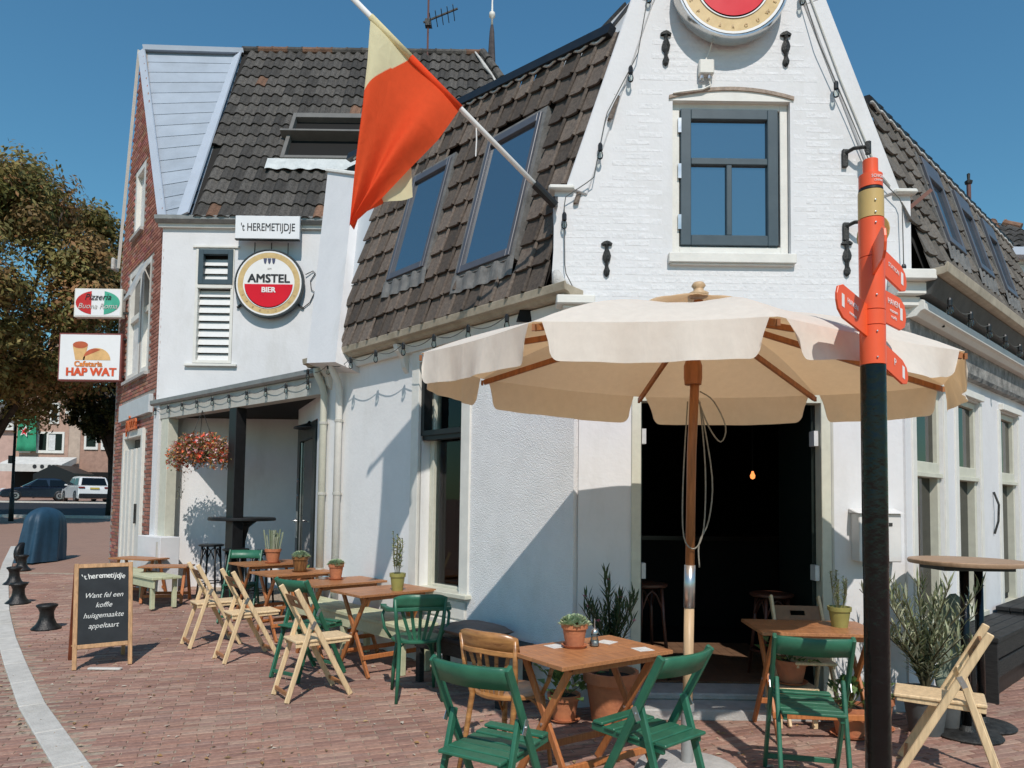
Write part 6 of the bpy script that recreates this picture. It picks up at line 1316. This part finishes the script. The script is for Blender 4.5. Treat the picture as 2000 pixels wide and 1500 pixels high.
def arc_text(body, size, v, amp):
    wd = [.42 if c in "'tijlf " else (1.05 if c == 'm' else .70) for c in body]; tot = sum(wd); acc = 0
    for ch, w_ in zip(body, wd):
        s = ((acc+w_/2)/tot-.5)*2; acc += w_; a = -s*amp*2.6
        if ch != ' ': text(ch, size, PBd(Wd/2+s*Wd*.37, v-amp*s*s*.10, .006), hx_*math.cos(a)+lean*math.sin(a), lean*math.cos(a)-hx_*math.sin(a), CHALKW, ab, bold=.0015, sx=.85, ext=.0006)
arc_text("'t heremetijdje", .072, .845, .14)
for t_, v in (('Want fel een', .66), ('koffie', .57), ('huisgemaakte', .475), ('appeltaart', .38)): text(t_, .066, PBd(Wd*.5, v, .006), hx_, lean, CHALKW, ab, shear=.35, sx=.92, ext=.0006, bold=-.0008)
tag(MB().box(tuple(atz(205, 1306, .02)), (.30, .05, .02)).obj('board_prop', KERB, bevel=.006), 'pale wooden strip on the paving under the chalkboard', 'plank')
# bollards
bo = MB(); bo.lathe([(.16, 0), (.155, .018), (.105, .065), (.078, .13), (.073, .20), (.09, .245), (.112, .268), (.112, .286), (.09, .295), (0, .288)], 22); bo = bo.mesh('bollard', mat('cast_iron_bollard', (.045, .044, .043), .42, .3, 12, .3, metal=.6), True)
for (px, py), lb in (((90, 1230), 'nearest low cast iron bollard beside the chalkboard'), ((35, 1180), 'second cast iron bollard from the chalkboard, by the kerb'), ((27, 1143), 'third cast iron bollard from the chalkboard, leftmost'), ((42, 1115), 'farthest cast iron bollard, in front of the blue cover')):
    q = atz(px, py, 0)
    for _ in range(6): q = atz(px, py, gz(q[0], q[1]))
    o = mkobj('bollard', bo); o.location = (q[0], q[1], gz(q[0], q[1])+.008); tag(o, lb, 'bollard', 'bollards along the kerb')
# covered scooter
q = atz(79, 1097, .15)
for _ in range(6): q = atz(79, 1097, gz(q[0], q[1]))
cs = root('covered_scooter', 'scooter hidden under a dark blue tarpaulin by the kerb', 'scooter cover', (q[0], q[1], gz(q[0], q[1]))); sc_ = q[1]/15.1
def cov(u, v):
    a = 2*math.pi*u; z = 1-v; prof = (.30*math.sin(min(1, v*1.9)*math.pi/2)+.11*v) if v > 0 else 0
    fold = 1+.085*math.sin(a*7+v*2)*v+.05*math.sin(a*13+1)*v; rx_, ry_ = prof*.74*fold, prof*1.5*fold
    sk = .06*math.sin(z*2.5); x, y = rx_*math.cos(a)+sk, ry_*math.sin(a); zz = 1.12*(1-v**1.9)+.10*math.exp(-((x)**2+(y+.2)**2)/.012)*0+.02
    return A3(q[0]+x*1.0, q[1]+y, gz(q[0], q[1])+max(.02, zz))
mb = MB(); mb.grid(cov, 72, 22); mb.obj('tarpaulin', BLUEC, cs, smooth=True)
for s in (-1, 1):
    mb = MB(); ax = (A3(0, 1, 0), A3(0, 0, 1), A3(1, 0, 0)); mb.lathe([(.10, -.04), (.20, -.05), (.22, -.03), (.22, .03), (.20, .05), (.10, .04)], 18, (q[0], q[1]+s*.55, gz(q[0], q[1])+.22), ax); mb.obj('wheel', BLACK, cs, smooth=True)

# ------------------------------------------------------------------ cars
def car(name, label, p, fwd, L, W, H, paint, lightc, suv=False, rear=False):
    r_ = root(name, label, 'car'); wr = .33 if not suv else .36; gl = GLASS_D; gc = .20
    body = [(-L/2, .42), (-L/2+.03, .80), (-L/2+.10, H*.62), (L/2-1.15, H*.60), (L/2-.25, H*.50), (L/2-.03, .62), (L/2, .35), (L/2-.1, gc), (-L/2+.1, gc)]
    roof_ = [(-L/2+.16, H*.62), (-L/2+(.42 if suv else .75), H*.96), (-L/2+1.1, H), (L/2-2.05, H*.985), (L/2-1.15, H*.60)]
    def sect(prof, w0, w1, y0):
        mb = MB(); n = len(prof)
        vs = [(-w0 if True else 0, y, z) for y, z in prof]; z0, z1 = min(z for _, z in prof), max(z for _, z in prof); f = lambda z: w0+(w1-w0)*((z-z0)/(z1-z0))**1.5
        mb.add([(-f(z), y, z) for y, z in prof]+[(f(z), y, z) for y, z in prof], [tuple(range(n)), tuple(range(2*n-1, n-1, -1))]+[(i, n+i, n+(i+1) % n, (i+1) % n) for i in range(n)]); return mb
    sect(body, W/2, W/2-.04, 0).obj('body', paint, r_, bevel=.06)
    sect(roof_, W/2-.06, W/2-.22, 0).obj('cabin', paint, r_, bevel=.05)
    for s in (-1, 1):
        mb = MB(); x = lambda z: s*(W/2-.06-.16*((z-H*.62)/(H*.38))**1.5+.006)
        for ya, yb in ((-L/2+.55, -L/2+1.35), (-L/2+1.42, L/2-1.95)): mb.add([(x(H*.66), ya-.18 if ya < -L/2+1 else ya, H*.66), (x(H*.66), yb+(.42 if yb > 0 else 0), H*.66), (x(H*.92), yb, H*.92), (x(H*.92), ya+.12, H*.92)], [(0, 1, 2, 3)])
        mb.obj('side_glass', gl, r_)
        mb = MB(); mb.box((s*(W/2+.05), L/2-1.55, H*.66), (.16, .10, .10)); mb.obj('mirror', paint, r_, bevel=.02)
        for y in (-L/2+.78, L/2-.82):
            mb = MB(); ax = (A3(0, 1, 0), A3(0, 0, 1), A3(s, 0, 0)); mb.lathe([(wr*.6, -.2), (wr, -.19), (wr, .0), (wr*.92, .015), (wr*.68, .015)], 20, (s*(W/2-.0), y, wr), ax); wl_ = mb.obj('wheel', BLACK, r_, smooth=True, auto=40)
            mb = MB(); mb.lathe([(wr*.68, .004), (wr*.62, .02), (wr*.2, .012), (0, .02)], 10, (s*(W/2), y, wr), ax); mb.obj('rim', STEEL, wl_)
        mb = MB(); mb.add([(s*(W/2-.08), L/2-.02, .66), (s*(W/2-.48), L/2+.012, .62), (s*(W/2-.45), L/2-.06, .75), (s*(W/2-.03), L/2-.30, .80)], [(0, 1, 2, 3)]); mb.obj('headlight', mat('headlight_lens', (.75, .77, .8), .15, .05), r_, solid=.03)
        mb = MB(); mb.box((s*(W/2-.20), -L/2+.02, H*.56), (.36, .06, .11)); mb.obj('tail_light', mat('tail_light_red', (.18, .02, .02), .25), r_, bevel=.02)
    mb = MB(); mb.add([(-W/2+.20, -L/2+.17, H*.655), (W/2-.20, -L/2+.17, H*.655), (W/2-.30, -L/2+(.385 if suv else .68), H*.93), (-W/2+.30, -L/2+(.385 if suv else .68), H*.93)], [(0, 1, 2, 3)]); mb.obj('rear_glass', gl, r_, solid=.03)
    mb = MB(); mb.add([(-W/2+.14, L/2-1.14, H*.62), (W/2-.14, L/2-1.14, H*.62), (W/2-.26, L/2-1.98, H*.955), (-W/2+.26, L/2-1.98, H*.955)], [(0, 1, 2, 3)]); mb.obj('windscreen', GLASS_V, r_, solid=.03)
    for y, nm in ((L/2+.008, 'front_plate'), (-L/2-.002, 'rear_plate')):
        mb = MB(); mb.box((0, y, .50 if y > 0 else .86), (.52, .03, .11)); mb.obj('number_plate', mat('plate_yellow', (.62, .46, .09), .5), r_)
    for y in (-L/2-.01, L/2+.0):
        mb = MB(); mb.box((0, y, .38), (W-.12, .12, .30)); mb.obj('bumper', BLACK if suv else paint, r_, bevel=.04)
    r_.location = (p[0], p[1], gz(*p)+.02); r_.rotation_euler = (0, 0, math.atan2(fwd[1], fwd[0])-math.pi/2); tag(r_, label, 'car', 'cars parked across the road'); return r_
car('parked_car', 'dark blue hatchback parked facing left across the road', ((74-1000)/FPX*46.5, 46.5), (-.80, -.60), 4.0, 1.72, 1.48, mat('dark_blue_car_paint', (.006, .010, .022), .25, .05, 3, spec=.6, coat=1), 1)
car('parked_car', 'white crossover seen from behind, parked beside dark hatchback', ((163-1000)/FPX*45.5, 45.8), (-.70, .71), 4.3, 1.84, 1.62, mat('white_car_paint', (.75, .75, .74), .25, .03, 3, spec=.6, coat=1), 1, suv=True)

# ------------------------------------------------------------------ porch furnishings
hb = root('hanging_basket', 'hanging basket overflowing with orange and pink flowers below porch beam', 'flower basket', PP(2.95, 2.2, .05))
hc = PP(3.05, 2.30, .10); mb = MB(); mb.lathe([(0, -.22), (.14, -.18), (.22, -.05), (.24, .02), (.2, .02)], 16, hc); mb.obj('basket', BLACK, hb, smooth=True)
for k in range(3):
    a = k*2.09; mb = MB(); mb.tube([hc+A3(.22*math.cos(a), .22*math.sin(a), .02), hc+A3(0, 0, .58)], .005, 5); mb.obj('chain', IRON, hb)
rn = random.Random(11); mb = MB(); m2 = MB()
for k in range(4200):
    a, b_ = rn.uniform(0, 6.28), rn.uniform(-.5, 1.3); rr = rn.uniform(.6, 1.05); p = hc+dP*(math.cos(a)*math.cos(b_)*.80*rr)+nP*(math.sin(a)*math.cos(b_)*.36*rr)+Z3*(math.sin(b_)*.30*rr-.03-.20*abs(math.cos(a))*rn.random())
    t = rn.random(); s = (p-hc)@dP
    if t < .66: mb.tone = rn.choice([(.24, .20, .07), (.28, .20, .08), (.16, .17, .06), (.20, .21, .08)]); leafblade(mb, p, A3(rn.gauss(0, 1), rn.gauss(0, 1), rn.gauss(0, .8)), rn.uniform(.03, .06), .024)
    else:
        m2.tone = rn.choice([(.80, .17, .06), (.75, .10, .05), (.78, .34, .12)]) if rn.random() < .55 else rn.choice([(.72, .38, .40), (.78, .62, .58), (.62, .28, .24)]); leafblade(m2, p, A3(rn.gauss(0, 1), rn.gauss(0, 1)-.3, rn.gauss(0, .6)), rn.uniform(.04, .07), .05)
mb.obj('foliage', SOLEAF, hb); m2.obj('blossoms', SOLEAF, hb)
tl = MB()
for k in range(60):
    s = k/60; p = hc+dP*.62+Z3*(-.12-.62*s)+A3(rn.gauss(0, .03), rn.gauss(0, .03), 0); tl.tone = rn.choice([(.22, .22, .12), (.16, .15, .07)]); leafblade(tl, p, A3(rn.gauss(0, 1), rn.gauss(0, 1), -.3), .035, .02)
tl.tone = (.15, .13, .06); tl.tube([hc+dP*.55, hc+dP*.62-Z3*.3, hc+dP*.60-Z3*.75], .004, 4); tl.obj('trailing_stem', SOLEAF, hb)
pl = root('pendant_lamp', 'black disc pendant lamp under the porch ceiling', 'lamp', PP(.85, 2.6, -.5)); pc = PP(1.0, 2.55, -.45)
mb = MB(); mb.tube([pc+Z3*.06, pc+Z3*.36], .012, 6); mb.obj('stem', BLACK, pl); mb = MB(); mb.lathe([(.04, .09), (.06, .06), (.23, .0), (.235, -.02), (.05, .03)], 22, pc); mb.obj('shade', BLACK, pl, smooth=True)
def bar_table(p, label):
    r_ = root('bar_table', label, 'table', p); x, y, z = p
    mb = MB(); mb.lathe([(.46, 1.20), (.47, 1.21), (.47, 1.235), (.46, 1.245), (0, 1.245)], 24, p); mb.obj('tabletop', BLACK, r_, smooth=True, auto=40)
    mb = MB(); mb.lathe([(.22, 1.199), (.10, 1.10), (.055, .9), (.05, .1), (.24, .03), (.25, .0)], 16, p); mb.obj('pedestal', BLACK, r_, smooth=True); return r_
bar_table(tuple(A3(-3.93, 10.35, gz(0, 10.3))), 'black round bar table in porch shade beside the post')
def stool(name, label, p, h, m, ms, group=None, rz=0):
    r_ = root(name, label, 'stool', (0, 0, 0), group); mb = MB(); mb.lathe([(0, h-.03), (.165, h-.03), (.18, h-.02), (.18, h-.004), (.165, h), (0, h-.005)], 20); mb.obj('seat', ms, r_, smooth=True, auto=40)
    for k in range(4):
        a = math.pi/4+k*math.pi/2; c_, s_ = math.cos(a), math.sin(a); mb = MB(); mb.tube([(c_*.13, s_*.13, h-.03), (c_*.15, s_*.15, h*.6), (c_*.20, s_*.20, 0)], [.017, .016, .013], 8); mb.obj('leg', m, r_, smooth=True)
        a2 = a+math.pi/2; c2_, s2_ = math.cos(a2), math.sin(a2); mb = MB(); mb.tube([(c_*.15, s_*.15, h*.70), (c_*.10+c2_*.04, s_*.10+s2_*.04, h*.88), (c_*.07+c2_*.07, s_*.07+s2_*.07, h*.93), (c2_*.10+c_*.04, s2_*.10+s_*.04, h*.88), (c2_*.15, s2_*.15, h*.70)], .009, 6); mb.obj('brace', m, r_, smooth=True)
    n = 20; mb = MB(); mb.tube([(.17*math.cos(2*math.pi*k/n), .17*math.sin(2*math.pi*k/n), h*.32) for k in range(n+1)], .010, 6, cap=False); mb.obj('foot_ring', m, r_, smooth=True)
    r_.location = p; r_.rotation_euler = (0, 0, rz); return r_
stool('bar_stool', 'black bar stool left of the bar table in the porch', (-4.45, 10.55, gz(0, 10.5)+.01), .82, BLACK, BLACK, 'porch stools')
stool('bar_stool', 'black bar stool right of the bar table in the porch', (-3.85, 9.95, gz(0, 9.9)+.01), .82, BLACK, BLACK, 'porch stools')
stool('bar_stool', 'black bar stool nearest the glazed porch door', (-3.42, 9.75, gz(0, 9.7)+.01), .82, BLACK, BLACK, 'porch stools')
stool('bentwood_stool', 'dark red bentwood stool just inside the open door, left', (1.14, 5.98, .143), .78, DKBENT, DKBENT, 'stools inside the doorway', .3)
stool('bentwood_stool', 'dark bentwood stool just inside the open door, right', (2.22, 6.05, .143), .70, DKBENT, DKBENT, 'stools inside the doorway', .1)
# glowing bulb and bar counter inside
gb = root('filament_bulb', 'small glowing orange filament bulb deep in the doorway', 'bulb', depth(1470, 928, 8.2)); q = depth(1470, 928, 8.2)
em = bpy.data.materials.new('filament_glow'); em.use_nodes = True; ep = em.node_tree.nodes['Principled BSDF']; ep.inputs['Base Color'].default_value = (.8, .3, .1, 1); ep.inputs['Emission Color'].default_value = (1, .30, .08, 1); ep.inputs['Emission Strength'].default_value = 1.6
mb = MB(); mb.lathe([(0, -.05), (.025, -.035), (.03, -.005), (.014, .03), (.012, .045)], 12, q); mb.obj('bulb', em, gb, smooth=True)
mb = MB(); mb.tube([q+Z3*.04, (q[0], q[1], 2.89)], .008, 6); mb.obj('flex', BLACK, gb)
bc = root('bar_counter', 'dark bar counter barely visible inside the doorway', 'counter', (1.8, 8.6, .13)); mb = MB(); mb.b2((.9, 8.5, .13), (3.2, 9.0, 1.15)); mb.obj('front', DARKIN, bc); mb = MB(); mb.b2((.85, 8.42, 1.15), (3.25, 9.05, 1.20)); mb.obj('top', mat('dark_bar_top', (.03, .02, .015), .3), bc)
# things on the sill of the side window
def figurine(name, label, t, prof, m, o=-.30):
    q_ = PB(t, .74, o); mb = MB(); mb.lathe(prof, 12, q_); tag(mb.obj(name, m, None, smooth=True), label, 'ornament')
mb = MB(); pbox(mb, PB, 1.32, 2.05, .69, .738, -.45, -.225); mb.obj('inner_sill', DARKIN, wf)
figurine('white_figurine', 'white figurine behind the side window pane', 1.46, [(.045, 0), (.05, .02), (.035, .06), (.05, .10), (.03, .14), (.038, .17), (.03, .20), (0, .21)], WHITEP)
figurine('copper_jug', 'copper jug behind the side window pane', 1.80, [(.05, 0), (.075, .05), (.07, .11), (.035, .16), (.045, .21), (.03, .21)], mat('copper', (.45, .16, .08), .3, .1, 6, metal=.6))

# ------------------------------------------------------------------ string lights
GLB = clear_glass('bulb_glass')
def string_lights(label, pts, nb_, sag, drop=.05):
    r_ = root('string_lights', label, 'string lights', pts[0], 'festoon lights on the buildings'); pts = [A3(*p) for p in pts]; seg = [np.linalg.norm(b_-a) for a, b_ in zip(pts, pts[1:])]; tot = sum(seg)
    def at(s):
        d = s*tot
        for a, b_, l in zip(pts, pts[1:], seg):
            if d <= l: return a+(b_-a)*d/l
            d -= l
        return pts[-1]
    n = max(40, nb_*10); f = lambda s: at(s)-Z3*sag*abs(math.sin(s*nb_*math.pi))
    mb = MB(); mb.tube([f(k/n) for k in range(n+1)], .0042, 5); mb.obj('cable', mat('grey_cable', (.10, .10, .09), .7), r_, smooth=True)
    for k in range(nb_+1):
        p = at(k/nb_); mb = MB(); mb.lathe([(.014, -.055), (.019, -.05), (.019, -.005), (.012, .012)], 8, p-Z3*.0); mb.obj('socket', BLACK, r_)
        mb = MB(); mb.lathe([(0, -.125), (.018, -.115), (.025, -.09), (.02, -.065), (.013, -.05)], 10, p); mb.obj('bulb', GLB, r_, smooth=True)
    return r_
string_lights('festoon lights draped along the grey porch beam', [PP(4.75, 3.05, .10), PP(.25, 3.05, .10)], 9, .05)
string_lights('festoon lights under the beige side cornice', [PB(4.2, 3.15, .20), PB(.6, 3.15, .20)], 7, .06)
string_lights('festoon lights down the left slope of the gable', [PC(1.06, 5.75, .05), PC(.97, 5.20, .06), PC(.72, 4.70, .05), PC(.62, 4.17, .06), PC(.40, 4.02, .05), PC(.39, 3.95, .04), PC(.40, 3.42, .04), PC(.50, 3.22, .05)], 4, 0.0)
string_lights('festoon lights down the right slope of the gable', [PC(2.30, 5.75, .05), PC(2.42, 5.32, .06), PC(2.66, 4.75, .05), PC(2.86, 4.25, .05), PC(3.08, 4.02, .05), PC(3.09, 3.5, .04)], 3, 0.0)
string_lights('festoon lights under the dark right cornice', [PD(.1, 3.2, .30), PD(4.6, 3.2, .30)], 8, .05)
mb = MB(); mb.tube([PC(2.36, 5.75, .03), PC(2.62, 5.0, .03), PC(2.90, 4.28, .03), PC(3.0, 4.15, .03)], .007, 5); mb.obj('cable', W_TRIM, gable)
